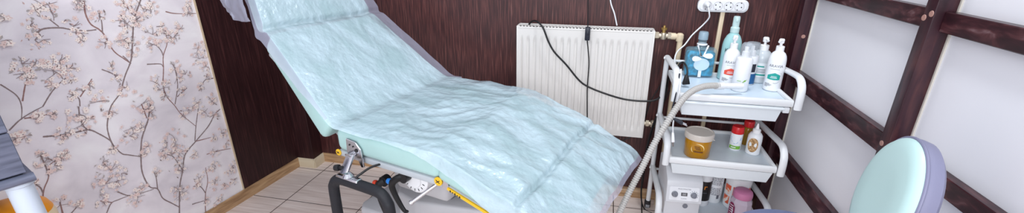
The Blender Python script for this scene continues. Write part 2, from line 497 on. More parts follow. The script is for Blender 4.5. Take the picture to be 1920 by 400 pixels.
# the printed blossom pattern of the paper
lay = [0]
def ink(pts, mi):
    lay[0] += 1
    o = 0.0003 + 0.0000012 * lay[0]
    try:
        f = bm.faces.new([bm.verts.new(LW(s, z, o)) for s, z in pts])
        f.material_index = mi
    except ValueError:
        pass
def ribbon(pts, w0, w1, mi):
    P = smooth_path([(s, z, 0) for s, z in pts], 6)
    n = len(P)
    for i in range(n - 1):
        d = (P[i + 1] - P[i])
        if d.length < 1e-6:
            continue
        d.normalize()
        nrm = Vector((-d.y, d.x, 0))
        a = w0 + (w1 - w0) * i / n
        b = w0 + (w1 - w0) * (i + 1) / n
        j = random.uniform(0.75, 1.25)
        q = [P[i] + nrm * a * j, P[i] - nrm * a * j, P[i + 1] + d * b * 0.4 - nrm * b, P[i + 1] + d * b * 0.4 + nrm * b]
        ink([(v.x, v.y) for v in q], mi)
for k, br in enumerate(BRANCHES):
    big = len(br) > 6
    ribbon(br, 0.0027 if big else 0.0021, 0.0019 if big else 0.0011, 1 if k % 3 else 2)
def blossom(s, z, r):
    mi = random.choice((3, 3, 3, 4, 4))
    a0 = random.uniform(0, 6.28)
    squash = random.uniform(0.55, 1.0)
    ax = random.uniform(0, 3.14)
    def pt(a, rr):
        x, y = rr * math.cos(a), rr * math.sin(a) * squash
        return (s + x * math.cos(ax) - y * math.sin(ax), z + x * math.sin(ax) + y * math.cos(ax))
    ink([pt(a0 + 2 * PI * k / 15, r * (1.0 if k % 3 else 0.55)) for k in range(15)], mi)
    ink([pt(a0 + 2 * PI * k / 6, r * 0.26) for k in range(6)], 5)
def leaf(s, z, r, mi):
    a = random.uniform(0, 6.28)
    c, q = math.cos(a), math.sin(a)
    ink([(s + x * c - y * q, z + x * q + y * c) for x, y in ((-r, 0), (-r * 0.2, r * 0.42), (r, 0), (-r * 0.2, -r * 0.42))], mi)
for cs, cz, cr_ in CLUSTERS:
    n = int(4 + cr_ * 330)
    for i in range(n):
        a = random.uniform(0, 6.28)
        d = cr_ * 1.15 * math.sqrt(random.random())
        s, z = cs + d * math.cos(a), cz + d * math.sin(a)
        if s > EDGE_S - 0.012:
            continue
        u = random.random()
        if u < 0.58:
            blossom(s, z, random.uniform(0.0055, 0.0105))
        elif u < 0.76:
            leaf(s, z, random.uniform(0.004, 0.008), 6)
        elif u < 0.90:
            leaf(s, z, random.uniform(0.003, 0.006), 5)
        else:
            leaf(s, z, random.uniform(0.003, 0.007), 1)
    for i in range(3):
        a = random.uniform(0, 6.28)
        p0 = (cs, cz)
        p1 = (cs + cr_ * 0.9 * math.cos(a), cz + cr_ * 0.9 * math.sin(a))
        if max(p0[0], p1[0]) < EDGE_S - 0.01:
            ribbon([p0, ((p0[0] + p1[0]) / 2 + 0.003, (p0[1] + p1[1]) / 2), p1], 0.0010, 0.0006, 1)
me_wall = obj('wall_left', bm, [M_PAPER, M_BRANCH, M_BRANCH2, M_PETAL, M_PETAL2, M_PETAL3, M_LEAF])
struct(me_wall)

bm = bmesh.new()
slab(bm, EDGE_S, 0.78, 0, WALL_TOP, -0.06, 0.003)
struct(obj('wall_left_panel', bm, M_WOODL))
bm = bmesh.new()
slab(bm, EDGE_S - 0.0025, EDGE_S + 0.0025, 0.05, WALL_TOP, 0.0, 0.006)
struct(obj('trim_1', bm, M_TRIMW))
# boxed-in pipe chase in the corner
CH_X0, CH_X1, CH_Y = -1.69, -1.585, 1.885
bm = bmesh.new()
box(bm, ((-1.72 + CH_X1) / 2, (CH_Y + BACK_Y) / 2, WALL_TOP / 2), (CH_X1 + 1.72, BACK_Y - CH_Y, WALL_TOP), bev=0.002, seg=1)
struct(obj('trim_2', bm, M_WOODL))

# baseboards with a rounded top
def baseb(bm, p0, p1, nrm, h=0.05, th=0.017):
    p0, p1, nrm = Vector(p0), Vector(p1), Vector(nrm).normalized()
    prof = [(0, 0), (th, 0), (th, h * 0.62), (th * 0.8, h * 0.8), (th * 0.45, h * 0.95), (0, h)]
    a = [bm.verts.new(p0 + nrm * x + Vector((0, 0, z))) for x, z in prof]
    b = [bm.verts.new(p1 + nrm * x + Vector((0, 0, z))) for x, z in prof]
    n = len(prof)
    for i in range(n):
        j = (i + 1) % n
        bm.faces.new((a[i], a[j], b[j], b[i]))
    bm.faces.new(a)
    bm.faces.new(b)
bm = bmesh.new()
s_end = (CH_Y - 1.3) / LW_D.y
baseb(bm, LW(-2.4, 0, 0.003), LW(s_end, 0, 0.003), LW_N)
struct(obj('baseboard_left', bm, M_BASEB))
bm = bmesh.new()
baseb(bm, (CH_X1, BACK_Y, 0), (0.80, BACK_Y, 0), (0, -1, 0))
struct(obj('baseboard_back', bm, M_BASEB))
bm = bmesh.new()
baseb(bm, (-1.69, CH_Y, 0), (CH_X1 + 0.012, CH_Y, 0), (0, -1, 0))
baseb(bm, (CH_X1, CH_Y - 0.012, 0), (CH_X1, BACK_Y, 0), (1, 0, 0))
struct(obj('baseboard_corner', bm, M_BASEC))

# partition on the right: white panel, dark timber studs and rails
bm = bmesh.new()
box(bm, (PAN_X + 0.01, 0.43, WALL_TOP / 2), (0.02, 3.08, WALL_TOP))
struct(obj('wall_right', bm, M_PANEL))
def plug(bm, x, y, z, r=0.0075):
    lathe(bm, [(0.0005, 0.0), (r, 0.0), (r * 0.9, 0.0012), (0.0005, 0.0014)], 14, T(x, y, z) @ RY(-PI / 2), mi=1)
bm = bmesh.new()
box(bm, (0.7475, 1.184, WALL_TOP / 2), (0.045, 0.036, WALL_TOP), bev=0.003)
plug(bm, 0.725, 1.194, 1.053)
plug(bm, 0.725, 1.174, 1.065)
plug(bm, 0.725, 1.190, 0.728)
struct(obj('trim_3', bm, [M_STAINV, M_PLUG]))
bm = bmesh.new()
box(bm, (0.7475, 1.875, WALL_TOP / 2), (0.045, 0.05, WALL_TOP), bev=0.003)
lathe(bm, [(0.0005, 0.0), (0.0075, 0.0), (0.007, 0.0012), (0.0005, 0.0014)], 14, T(0.749, 1.8500, 0.875) @ RX(PI / 2), mi=1)
struct(obj('trim_4', bm, [M_STAINV, M_PLUG]))
def rail(name, y0, y1, z0, z1):
    bm = bmesh.new()
    box(bm, (PAN_X - 0.0125, (y0 + y1) / 2, (z0 + z1) / 2), (0.025, y1 - y0, z1 - z0), bev=0.002, seg=1)
    struct(obj(name, bm, M_STAIN))
ZS = ((0.346, 0.413), (0.685, 0.742), (1.026, 1.072))
k = 5
for z0, z1 in ZS:
    rail('trim_%d' % k, 1.202, 1.85, z0, z1)
    k += 1
for z0, z1 in ((0.346, 0.413), (0.697, 0.741), (1.026, 1.072)):
    rail('trim_%d' % k, -1.1, 1.166, z0, z1)
    k += 1
# pale beads where the panel meets the timber
bm = bmesh.new()
for y in (1.1635, 1.8475):
    box(bm, (PAN_X - 0.002, y, WALL_TOP / 2), (0.004, 0.005, WALL_TOP))
struct(obj('trim_%d' % k, bm, M_SEAL))
# mineral skirting block by the corner
bm = bmesh.new()
baseb(bm, (PAN_X, 1.85, 0), (PAN_X, -1.1, 0), (-1, 0, 0), h=0.05)
struct(obj('baseboard_right', bm, M_BASEB))

# ------------------------------------------------------------------ radiator
RX0, RX1, RZ0, RZ1, RY0, RY1 = -0.392, 0.201, 0.372, 0.868, 1.875, 1.945
rad = thing('radiator', 'white ribbed steel panel radiator on the dark wood wall', 'radiator', ((RX0 + RX1) / 2, RY1, RZ0))
def rl(x, y, z):
    return Vector((x - (RX0 + RX1) / 2, y - RY1, z - RZ0))
bm = bmesh.new()
NX, NZ = 228, 40
nr = 18
x_a, x_b = RX0 + 0.02, RX1 - 0.02
def zrow(j):
    return RZ0 + (RZ1 - 0.012 - RZ0) * j / NZ
grid = []
for i in range(NX + 1):
    x = RX0 + (RX1 - RX0) * i / NX
    row = []
    for j in range(NZ + 1):
        z = zrow(j)
        d = 0.0
        if x_a < x < x_b:
            ph = ((x - x_a) / (x_b - x_a) * nr) % 1.0
            w = abs(ph - 0.5) * 2
            ridge = 1.0 if w < 0.52 else max(0.0, 1 - (w - 0.52) / 0.22)
            top = min(max((RZ1 - 0.052 - z) / 0.012, 0), 1)
            bot = min(max((z - RZ0 - 0.035) / 0.012, 0), 1)
            d = -0.0065 * (1 - ridge) * top * bot
        row.append(bm.verts.new(rl(x, RY0 - d * 1.0, z)))
    grid.append(row)
for i in range(NX):
    for j in range(NZ):
        bm.faces.new((grid[i][j], grid[i + 1][j], grid[i + 1][j + 1], grid[i][j + 1]))
obj('front_panel', bm, M_RADI, rad, angle=60)
bm = bmesh.new()
box(bm, rl((RX0 + RX1) / 2, RY0 + 0.02, (RZ0 + RZ1) / 2 - 0.008), (RX1 - RX0 - 0.01, 0.024, RZ1 - RZ0 - 0.02))
box(bm, rl((RX0 + RX1) / 2, RY1 - 0.006, (RZ0 + RZ1) / 2), (RX1 - RX0 - 0.01, 0.012, RZ1 - RZ0 - 0.03))
obj('back_panel', bm, M_RADI, rad)
for x in (RX0 + 0.002, RX1 - 0.002):
    bm = bmesh.new()
    box(bm, rl(x, (RY0 + RY1) / 2 - 0.001, (RZ0 + RZ1) / 2), (0.007, RY1 - RY0 + 0.004, RZ1 - RZ0), bev=0.002)
    obj('side_panel', bm, M_RADI, rad)
bm = bmesh.new()
zt = RZ1 - 0.003
box(bm, rl((RX0 + RX1) / 2, RY0 + 0.003, zt - 0.005), (RX1 - RX0, 0.006, 0.010), bev=0.002)
box(bm, rl((RX0 + RX1) / 2, RY1 - 0.004, zt), (RX1 - RX0, 0.008, 0.006))
for i in range(40):
    x = RX0 + 0.008 + (RX1 - RX0 - 0.016) * i / 39
    box(bm, rl(x, (RY0 + RY1) / 2, zt), (0.0055, RY1 - RY0 - 0.008, 0.004))
for y in (RY0 + 0.036,):
    box(bm, rl((RX0 + RX1) / 2, y, zt), (RX1 - RX0 - 0.01, 0.005, 0.004))
box(bm, rl((RX0 + RX1) / 2, (RY0 + RY1) / 2, zt - 0.005), (RX1 - RX0 - 0.02, RY1 - RY0 - 0.012, 0.002), mi=1)  # dark sheet below the slats stands in for shade inside the grille
obj('top_grille', bm, [M_RADI, M_DARKGAP], rad)
bm = bmesh.new()
def vx(p): return rl(*p)
tube(bm, [vx((0.203, 1.915, 0.842)), vx((0.272, 1.915, 0.842))], 0.011, 16)
tube(bm, [vx((0.206, 1.915, 0.842)), vx((0.222, 1.915, 0.842))], 0.016, 6)
tube(bm, [vx((0.258, 1.915, 0.842)), vx((0.272, 1.915, 0.842))], 0.016, 6)
lathe(bm, [(0.0005, -0.016), (0.012, -0.014), (0.015, 0), (0.012, 0.014), (0.0005, 0.016)], 14, T(*vx((0.241, 1.915, 0.842))))
obj('valve_body', bm, M_BRASS, rad)
bm = bmesh.new()
lathe(bm, [(0.0005, 0.014), (0.008, 0.014), (0.008, 0.026), (0.012, 0.026), (0.013, 0.034), (0.006, 0.036), (0.005, 0.044), (0.0005, 0.046)], 14, T(*vx((0.241, 1.915, 0.842))))
obj('valve_cap', bm, mat('brass_cap', (170, 140, 84), 0.4, 0.8), rad)
bm = bmesh.new()
tube(bm, [vx((0.203, 1.915, 0.43)), vx((0.236, 1.915, 0.43))], 0.011, 14)
tube(bm, [vx((0.212, 1.915, 0.43)), vx((0.226, 1.915, 0.43))], 0.016, 6)
lathe(bm, [(0.0005, -0.015), (0.013, -0.012), (0.013, 0.012), (0.0005, 0.02)], 12, T(*vx((0.243, 1.915, 0.43))))
obj('return_valve', bm, M_BRASS, rad)

bm = bmesh.new()
path = [(0.272, 1.915, 0.842), (0.298, 1.915, 0.842), (0.308, 1.915, 0.838), (0.311, 1.915, 0.828), (0.311, 1.915, 0.4), (0.311, 1.915, 0.0)]
tube(bm, path, 0.0115, 14)
tube(bm, [(0.270, 1.915, 0.842), (0.29, 1.915, 0.842)], 0.0145, 14)
lathe(bm, [(0.0005, -0.018), (0.014, -0.018), (0.0165, -0.004), (0.0155, 0.01), (0.009, 0.016), (0.0005, 0.0175)], 16, T(0.308, 1.915, 0.84))
tag(obj('heating_pipe', bm, M_CREAMPIPE), 'cream plastic heating pipe dropping from the radiator valve', 'pipe')
bm = bmesh.new()
box(bm, (0.471, 1.962, 0.51), (0.017, 0.014, 0.87), bev=0.002)
tag(obj('cable_duct', bm, M_CREAMPIPE), 'narrow cream cable duct running down the wall below the sockets', 'cable duct')

# four-gang socket strip
ps = thing('socket_strip', 'white four-gang socket strip mounted on the dark wood wall', 'socket', (0.465, BACK_Y, 0.970))
bm = bmesh.new()
def rr_poly(w, h, r, n=6):
    out = []
    for cx_, cy_, a0 in ((w / 2 - r, h / 2 - r, 0), (-w / 2 + r, h / 2 - r, PI / 2), (-w / 2 + r, -h / 2 + r, PI), (w / 2 - r, -h / 2 + r, 3 * PI / 2)):
        for i in range(n + 1):
            a = a0 + PI / 2 * i / n
            out.append((cx_ + r * math.cos(a), cy_ + r * math.sin(a)))
    return out
FR = T(0, -0.0, 0) @ RX(PI / 2)   # local XY -> XZ, +Z -> -Y
prism(bm, rr_poly(0.196, 0.052, 0.021), 0.022, FR, bev=0.003)
prism(bm, rr_poly(0.182, 0.040, 0.016), 0.0035, T(0, -0.0215, 0) @ RX(PI / 2), bev=0.001, seg=1)
obj('housing', bm, M_WHITE, ps)
for i in range(4):
    cx_ = (-0.061, -0.0205, 0.0205, 0.0615)[i]
    bm = bmesh.new()
    lathe(bm, [(0.0185, 0.0), (0.0185, 0.0012), (0.0165, 0.0014), (0.0158, 0.0004), (0.0005, 0.0004)], 28, T(cx_, -0.0245, 0) @ RX(PI / 2))
    for dx, dz in ((-0.0085, 0.0035), (0.0085, -0.0035)):
        lathe(bm, [(0.0005, 0.0003), (0.0026, 0.0003), (0.0026, 0.0009), (0.0005, 0.0009)], 10, T(cx_ + dx, -0.0245, dz) @ RX(PI / 2), mi=1)
    for dx, dz in ((0.006, 0.014), (-0.006, -0.014)):
        lathe(bm, [(0.0005, -0.001), (0.0022, -0.001), (0.0022, 0.0016), (0.0005, 0.0016)], 10, T(cx_ + dx, -0.0245, dz) @ RX(PI / 2), mi=1)
    obj('socket', bm, [M_SOCKET, M_DARKGAP], ps)

# ------------------------------------------------------------------ treatment couch
AX = math.radians(15.5)
CO = Vector((-0.735, 1.355, 0))          # under the middle of the backrest hinge
BU = Vector((math.cos(AX), -math.sin(AX), 0))
BV = Vector((math.sin(AX), math.cos(AX), 0))
couch = thing('treatment_couch', 'mint vinyl pedicure couch with raised backrest on a white pedestal', 'couch', CO, -AX)
# couch space: x towards the foot, y towards the wall, z up
ca, sa = math.cos(math.radians(40)), math.sin(math.radians(40))
c2, s2 = math.cos(math.radians(17.5)), math.sin(math.radians(17.5))
c3, s3 = math.cos(math.radians(28)), math.sin(math.radians(28))
c4, s4 = math.cos(math.radians(66)), math.sin(math.radians(66))
HZ = 0.68
K_HEAD = (-0.412 * ca, HZ + 0.412 * sa)
K_TOP = (K_HEAD[0] - 0.27 * c4, K_HEAD[1] + 0.27 * s4)
K_BACK = (0.0, HZ)
K_LEG = (0.41, HZ)
K_FOOT = (0.41 + 0.262 * c2, HZ - 0.262 * s2)
K_END = (K_FOOT[0] + 0.152 * c3, K_FOOT[1] - 0.152 * s3)
HW = 0.292

def cushion(name, a, b, th, y0=-HW, y1=HW, yb0=None, yb1=None, gap=0.004, bev=0.022, drop=0.006, mats=None):
    ax_, az = a
    bx, bz = b
    d = Vector((bx - ax_, 0, bz - az)).normalized()
    n = Vector((-d.z, 0, d.x))
    if n.z < 0:
        n = -n
    A = Vector((ax_, 0, az)) + d * gap - n * drop
    B = Vector((bx, 0, bz)) - d * gap - n * drop
    bm = bmesh.new()
    Y0, Y1 = Vector((0, y0, 0)), Vector((0, y1, 0))
    Z0, Z1 = Vector((0, y0 if yb0 is None else yb0, 0)), Vector((0, y1 if yb1 is None else yb1, 0))
    t = bmesh.new()
    hexa(t, [A - n * th + Y0, B - n * th + Z0, B - n * th + Z1, A - n * th + Y1, A + Y0, B + Z0, B + Z1, A + Y1], bev=bev, seg=4)
    merge(bm, t)
    return obj(name, bm, mats or M_MINT, couch)
cushion('headrest_cushion', K_HEAD, K_TOP, 0.07, -0.235, 0.215, -0.2, 0.18)
cushion('backrest_cushion', K_BACK, K_HEAD, 0.085, -HW, HW - 0.008, -0.232, 0.215)
cushion('seat_cushion', K_BACK, K_LEG, 0.078)
cushion('leg_cushion', K_LEG, K_FOOT, 0.078)
cushion('foot_cushion', K_FOOT, K_END, 0.07)

def plate(name, a, b, top, th, y0, y1, m, bev=0.006, ext0=0.0, ext1=0.0):
    ax_, az = a
    bx, bz = b
    d = Vector((bx - ax_, 0, bz - az)).normalized()
    n = Vector((-d.z, 0, d.x))
    if n.z < 0:
        n = -n
    A = Vector((ax_, 0, az)) - d * ext0 - n * top
    B = Vector((bx, 0, bz)) + d * ext1 - n * top
    Y0, Y1 = Vector((0, y0, 0)), Vector((0, y1, 0))
    bm = bmesh.new()
    hexa(bm, [A - n * th + Y0, B - n * th + Y0, B - n * th + Y1, A - n * th + Y1, A + Y0, B + Y0, B + Y1, A + Y1], bev=bev, seg=2)
    return obj(name, bm, m, couch)
plate('seat_frame', K_BACK, K_LEG, 0.084, 0.022, -0.286, 0.286, M_FRAME)
plate('backrest_frame', K_BACK, K_HEAD, 0.091, 0.02, -0.22, 0.2, M_FRAME, ext1=-0.02)
plate('headrest_frame', K_HEAD, K_TOP, 0.074, 0.018, -0.17, 0.15, M_FRAME, ext0=-0.02, ext1=-0.03)
plate('leg_frame', K_LEG, K_FOOT, 0.084, 0.02, -0.284, 0.284, M_FRAME)
plate('foot_frame', K_FOOT, K_END, 0.074, 0.018, -0.26, 0.26, M_FRAME, ext0=-0.01, ext1=-0.02)
# yellow warning strip along the near side of the leg section
lf = Vector((c2, 0, -s2)); ln = Vector((s2, 0, c2))
bm = bmesh.new()
p0 = Vector((K_LEG[0], 0, K_LEG[1])) + lf * 0.05 - ln * 0.091
p1 = Vector((K_LEG[0], 0, K_LEG[1])) + lf * 0.25 - ln * 0.091
hexa(bm, [p0 + Vector((0, -0.289, 0)) - ln * 0.004, p1 + Vector((0, -0.289, 0)) - ln * 0.004, p1 + Vector((0, -0.284, 0)) - ln * 0.004, p0 + Vector((0, -0.284, 0)) - ln * 0.004,
          p0 + Vector((0, -0.289, 0)) + ln * 0.004, p1 + Vector((0, -0.289, 0)) + ln * 0.004, p1 + Vector((0, -0.284, 0)) + ln * 0.004, p0 + Vector((0, -0.284, 0)) + ln * 0.004])
for k in range(5):
    q = p0 + lf * (0.012 + 0.008 * k)
    box(bm, q + Vector((0, -0.2893, 0)) - ln * 0.002, (0.004, 0.001, 0.003 if k % 2 else 0.006), mi=1)
obj('warning_strip', bm, [M_YELLOW, M_BLACK], couch)
# yellow round hinge caps
def hinge_cap(x, z, r=0.0135):
    bm = bmesh.new()
    lathe(bm, [(0.0005, 0.0), (r, 0.0), (r, 0.003), (r * 0.9, 0.004), (0.0005, 0.004)], 24, T(x, -0.286, z) @ RX(PI / 2))
    for a in (0.6, -0.6):
        box(bm, (0, 0, 0), (r * 1.1, 0.0008, 0.0022), T(x, -0.2903, z) @ RY(a), mi=1)
    obj('hinge_cap', bm, [M_YELLOW, M_BLACK], couch)
hinge_cap(0.40, HZ - 0.088)
hinge_cap(0.004, HZ - 0.092, 0.011)
bm = bmesh.new()
prism(bm, [(0.415, HZ - 0.075), (0.43, HZ - 0.08), (0.435, HZ - 0.108), (0.41, HZ - 0.11)], 0.006, T(0, -0.28, 0) @ RX(PI / 2), bev=0.001, seg=1)
obj('hinge_plate', bm, M_CHROME, couch)

# pedestal
def taper_box(bm, x0, x1, y0, y1, z0, z1, inx0, inx1, iny0, iny1, bev, mi=0):
    hexa(bm, [Vector((x0, y0, z0)), Vector((x1, y0, z0)), Vector((x1, y1, z0)), Vector((x0, y1, z0)),
              Vector((x0 + inx0, y0 + iny0, z1)), Vector((x1 - inx1, y0 + iny0, z1)), Vector((x1 - inx1, y1 - iny1, z1)), Vector((x0 + inx0, y1 - iny1, z1))], bev=bev, mi=mi)
bm = bmesh.new()
taper_box(bm, -0.09, 0.40, -0.20, 0.20, 0.0, 0.07, 0.015, 0.015, 0.015, 0.015, 0.012)
obj('base_plate', bm, M_COVERW, couch)
bm = bmesh.new()
prism(bm, [(0.06, -0.09), (0.095, -0.145), (0.19, -0.162), (0.425, -0.10), (0.44, -0.07), (0.44, 0.12), (0.40, 0.15), (0.06, 0.15)], 0.325, T(0, 0, 0.06), bev=0.012, seg=3)
cover = obj('pedestal_cover', bm, M_COVERW, couch)
bm = bmesh.new()
prism(bm, [(-0.085, -0.15), (-0.06, -0.185), (0.10, -0.18), (0.10, 0.18), (-0.06, 0.18), (-0.085, 0.15)], 0.235, T(0, 0, 0.06), bev=0.014, seg=3)
obj('pedestal_step', bm, M_COVERW, couch)
bm = bmesh.new()
taper_box(bm, 0.06, 0.30, -0.10, 0.12, 0.35, 0.48, 0.02, 0.02, 0.01, 0.01, 0.015)
obj('lift_column', bm, mat('grey_column', (120, 122, 128), 0.5), couch)
bm = bmesh.new()
taper_box(bm, 0.15, 0.36, -0.20, 0.20, 0.45, 0.585, 0.0, -0.02, -0.03, -0.03, 0.02)
obj('lift_housing', bm, M_COVERW, couch)
bm = bmesh.new()
lathe(bm, [(0.0005, 0), (0.05, 0), (0.05, 0.008), (0.044, 0.012), (0.03, 0.012), (0.028, 0.018), (0.0005, 0.018)], 32, T(0.255, -0.214, 0.527) @ RX(PI / 2))
for k in range(7):
    a = PI + 0.3 + k * (PI - 0.6) / 6
    box(bm, (0.038, 0, 0), (0.008, 0.001, 0.0022), T(0.255, -0.2268, 0.527) @ RY(-a), mi=1)
obj('tilt_dial', bm, [M_WHITE, M_BLACK], couch)

def lever(hub, pts, btn, bm_mat):
    bm = bmesh.new()
    P = smooth_path(pts, 6)
    tube(bm, P, lambda t: 0.0135 - 0.0075 * t + (0.002 if t > 0.93 else 0), 12, flat=0.7)
    lathe(bm, [(0.0005, -0.012), (0.018, -0.012), (0.018, 0.012), (0.0005, 0.012)], 20, T(*hub) @ RX(PI / 2))
    l = obj('release_lever', bm, M_BLACK, couch)
    bm = bmesh.new()
    d = Vector(btn)
    lathe(bm, [(0.0005, -0.006), (0.009, -0.006), (0.010, 0.0), (0.008, 0.007), (0.0005, 0.009)], 16, T(*d) @ RY(-PI / 2))
    obj('button', bm, bm_mat, l)
lever((0.235, -0.245, 0.540), [(0.235, -0.245, 0.540), (0.213, -0.258, 0.532), (0.197, -0.264, 0.512), (0.201, -0.264, 0.485), (0.220, -0.264, 0.450), (0.235, -0.264, 0.430), (0.249, -0.264, 0.422)], (0.185, -0.262, 0.518), M_BLUEBTN)
lever((0.119, -0.215, 0.478), [(0.119, -0.222, 0.478), (0.109, -0.232, 0.472), (0.103, -0.236, 0.453), (0.107, -0.236, 0.418), (0.115, -0.236, 0.388), (0.123, -0.236, 0.366), (0.129, -0.236, 0.358)], (0.091, -0.233, 0.470), M_REDBTN)
bm = bmesh.new()
tube(bm, [(0.372, -0.255, 0.560), (0.318, -0.310, 0.512)], 0.0055, 12)
lathe(bm, [(0.0005, -0.002), (0.0075, -0.002), (0.0075, 0.006), (0.0005, 0.007)], 14, T(0.317, -0.311, 0.511) @ Vector((-0.05, -0.062, -0.04)).to_track_quat('Z', 'Y').to_matrix().to_4x4())
obj('adjusting_pin', bm, M_CHROME, couch)

# swung-down arm rest on the near side
arm = bpy.data.objects.new('armrest', None)
arm.empty_display_size = 0.05
COL.objects.link(arm)
arm.parent = couch
arm.location = (0.088, -0.296, HZ - 0.066)
bm = bmesh.new()
prism(bm, [(-0.024, 0.042), (0.014, 0.038), (0.034, 0.016), (0.038, -0.044), (0.027, -0.046), (0.018, -0.024), (-0.022, -0.020), (-0.027, -0.002)], 0.006, T(0, 0.0, 0) @ RX(PI / 2), bev=0.0012, seg=1)
for dx, dz in ((-0.010, 0.024), (0.004, 0.021)):
    lathe(bm, [(0.0005, 0), (0.0028, 0), (0.0025, 0.002), (0.0005, 0.0022)], 10, T(dx, -0.006, dz) @ RX(PI / 2), mi=1)
lathe(bm, [(0.0005, 0), (0.0065, 0), (0.0055, 0.003), (0.0005, 0.0034)], 14, T(0.016, -0.006, 0.010) @ RX(PI / 2), mi=1)
obj('mounting_bracket', bm, [M_CHROME, M_BLACK], arm)
bm = bmesh.new()
hexa(bm, [Vector(p) for p in ((-0.010, -0.060, -0.048), (0.020, -0.060, -0.048), (0.020, -0.048, -0.046), (-0.010, -0.048, -0.046), (-0.014, -0.018, 0.0), (0.014, -0.018, 0.0), (0.014, -0.006, 0.0), (-0.014, -0.006, 0.0))], bev=0.002)
lathe(bm, [(0.0005, -0.012), (0.0095, -0.012), (0.0095, 0.012), (0.0005, 0.012)], 18, T(-0.001, -0.012, -0.006) @ RX(PI / 2))
lathe(bm, [(0.0005, 0), (0.006, 0), (0.005, 0.010), (0.0005, 0.011)], 12, T(-0.012, -0.014, -0.008) @ RY(-PI / 2))
obj('swivel_link', bm, M_CHROME, arm)
bm = bmesh.new()
lathe(bm, [(0.0005, 0), (0.005, 0), (0.005, 0.012), (0.0095, 0.013), (0.0105, 0.018), (0.0095, 0.028), (0.0005, 0.030)], 18, T(-0.006, -0.046, -0.034) @ Vector((-1, -0.25, -0.2)).to_track_quat('Z', 'Y').to_matrix().to_4x4())
obj('clamp_knob', bm, M_BLACK, arm)
AW0, AW1, AT, AB = -0.052, 0.178, -0.080, -0.42
AY = -0.055
loop = [(AW0 - 0.004, AY, AB), (AW0 - 0.002, AY, -0.25), (AW0, AY, -0.125), (AW0 + 0.006, AY, -0.098), (AW0 + 0.022, AY, -0.079), (AW0 + 0.048, AY, -0.072), (0.035, AY, -0.071), (AW1 - 0.05, AY, -0.071), (AW1 - 0.022, AY, -0.078), (AW1 - 0.006, AY, -0.098), (AW1, AY, -0.125), (AW1 + 0.003, AY, -0.25), (AW1 + 0.005, AY, AB)]
bm = bmesh.new()
tube(bm, smooth_path(loop, 8), 0.0165, 16)
obj('foam_loop', bm, M_BLACKFOAM, arm)
bm = bmesh.new()
hexa(bm, [Vector(p) for p in ((-0.020, AY - 0.012, -0.060), (0.070, AY - 0.012, -0.060), (0.070, AY + 0.012, -0.060), (-0.020, AY + 0.012, -0.060), (-0.018, AY - 0.010, -0.052), (0.066, AY - 0.010, -0.052), (0.066, AY + 0.010, -0.052), (-0.018, AY + 0.010, -0.052))], bev=0.002)
lathe(bm, [(0.0005, 0.0), (0.018, 0.0), (0.014, 0.005), (0.010, 0.010), (0.0005, 0.012)], 18, T(0.020, AY + 0.002, -0.053))
obj('loop_clamp', bm, M_CHROME, arm)
bm = bmesh.new()
tube(bm, smooth_path([(0.050, AY + 0.004, -0.052), (0.058, AY + 0.015, -0.044), (0.075, AY + 0.045, -0.030), (0.105, AY + 0.085, -0.024)], 6), 0.0035, 10)
obj('release_cable', bm, M_BLACK, arm)

# ------------------------------------------------------------------ disposable film sheet over the couch
M_FILM = mat('pale_blue_film', (185, 206, 216), 0.2, coat=0.25, bump=0.5, bump_scale=48)
def film_haze(m, lo, hi):
    nt = m.node_tree
    tc = nt.nodes.new('ShaderNodeTexCoord')
    mp = nt.nodes.new('ShaderNodeMapping')
    mp.inputs['Scale'].default_value = (3, 8, 5)
    nz = nt.nodes.new('ShaderNodeTexNoise')
    nz.inputs['Scale'].default_value = 1.6
    nz.inputs['Detail'].default_value = 7
    nz.inputs['Distortion'].default_value = 0.7
    mr = nt.nodes.new('ShaderNodeMapRange')
    mr.inputs[1].default_value = 0.36
    mr.inputs[2].default_value = 0.66
    mr.inputs[3].default_value = lo
    mr.inputs[4].default_value = hi
    nt.links.new(tc.outputs['Object'], mp.inputs['Vector'])
    nt.links.new(mp.outputs['Vector'], nz.inputs['Vector'])
    nt.links.new(nz.outputs['Fac'], mr.inputs[0])
    nt.links.new(mr.outputs[0], nt.nodes['Principled BSDF'].inputs['Alpha'])
film_haze(M_FILM, 0.55, 0.94)
M_FILMT = mat('sheer_lilac_film', (196, 198, 220), 0.3, alpha=0.45, bump=0.3, bump_scale=60)
sheet = thing('disposable_sheet', 'crinkled pale blue disposable film sheet draped over the couch', 'sheet', CO, -AX)

def ridged(p):
    return 1.0 - abs(noise.noise(p)) * 2.2
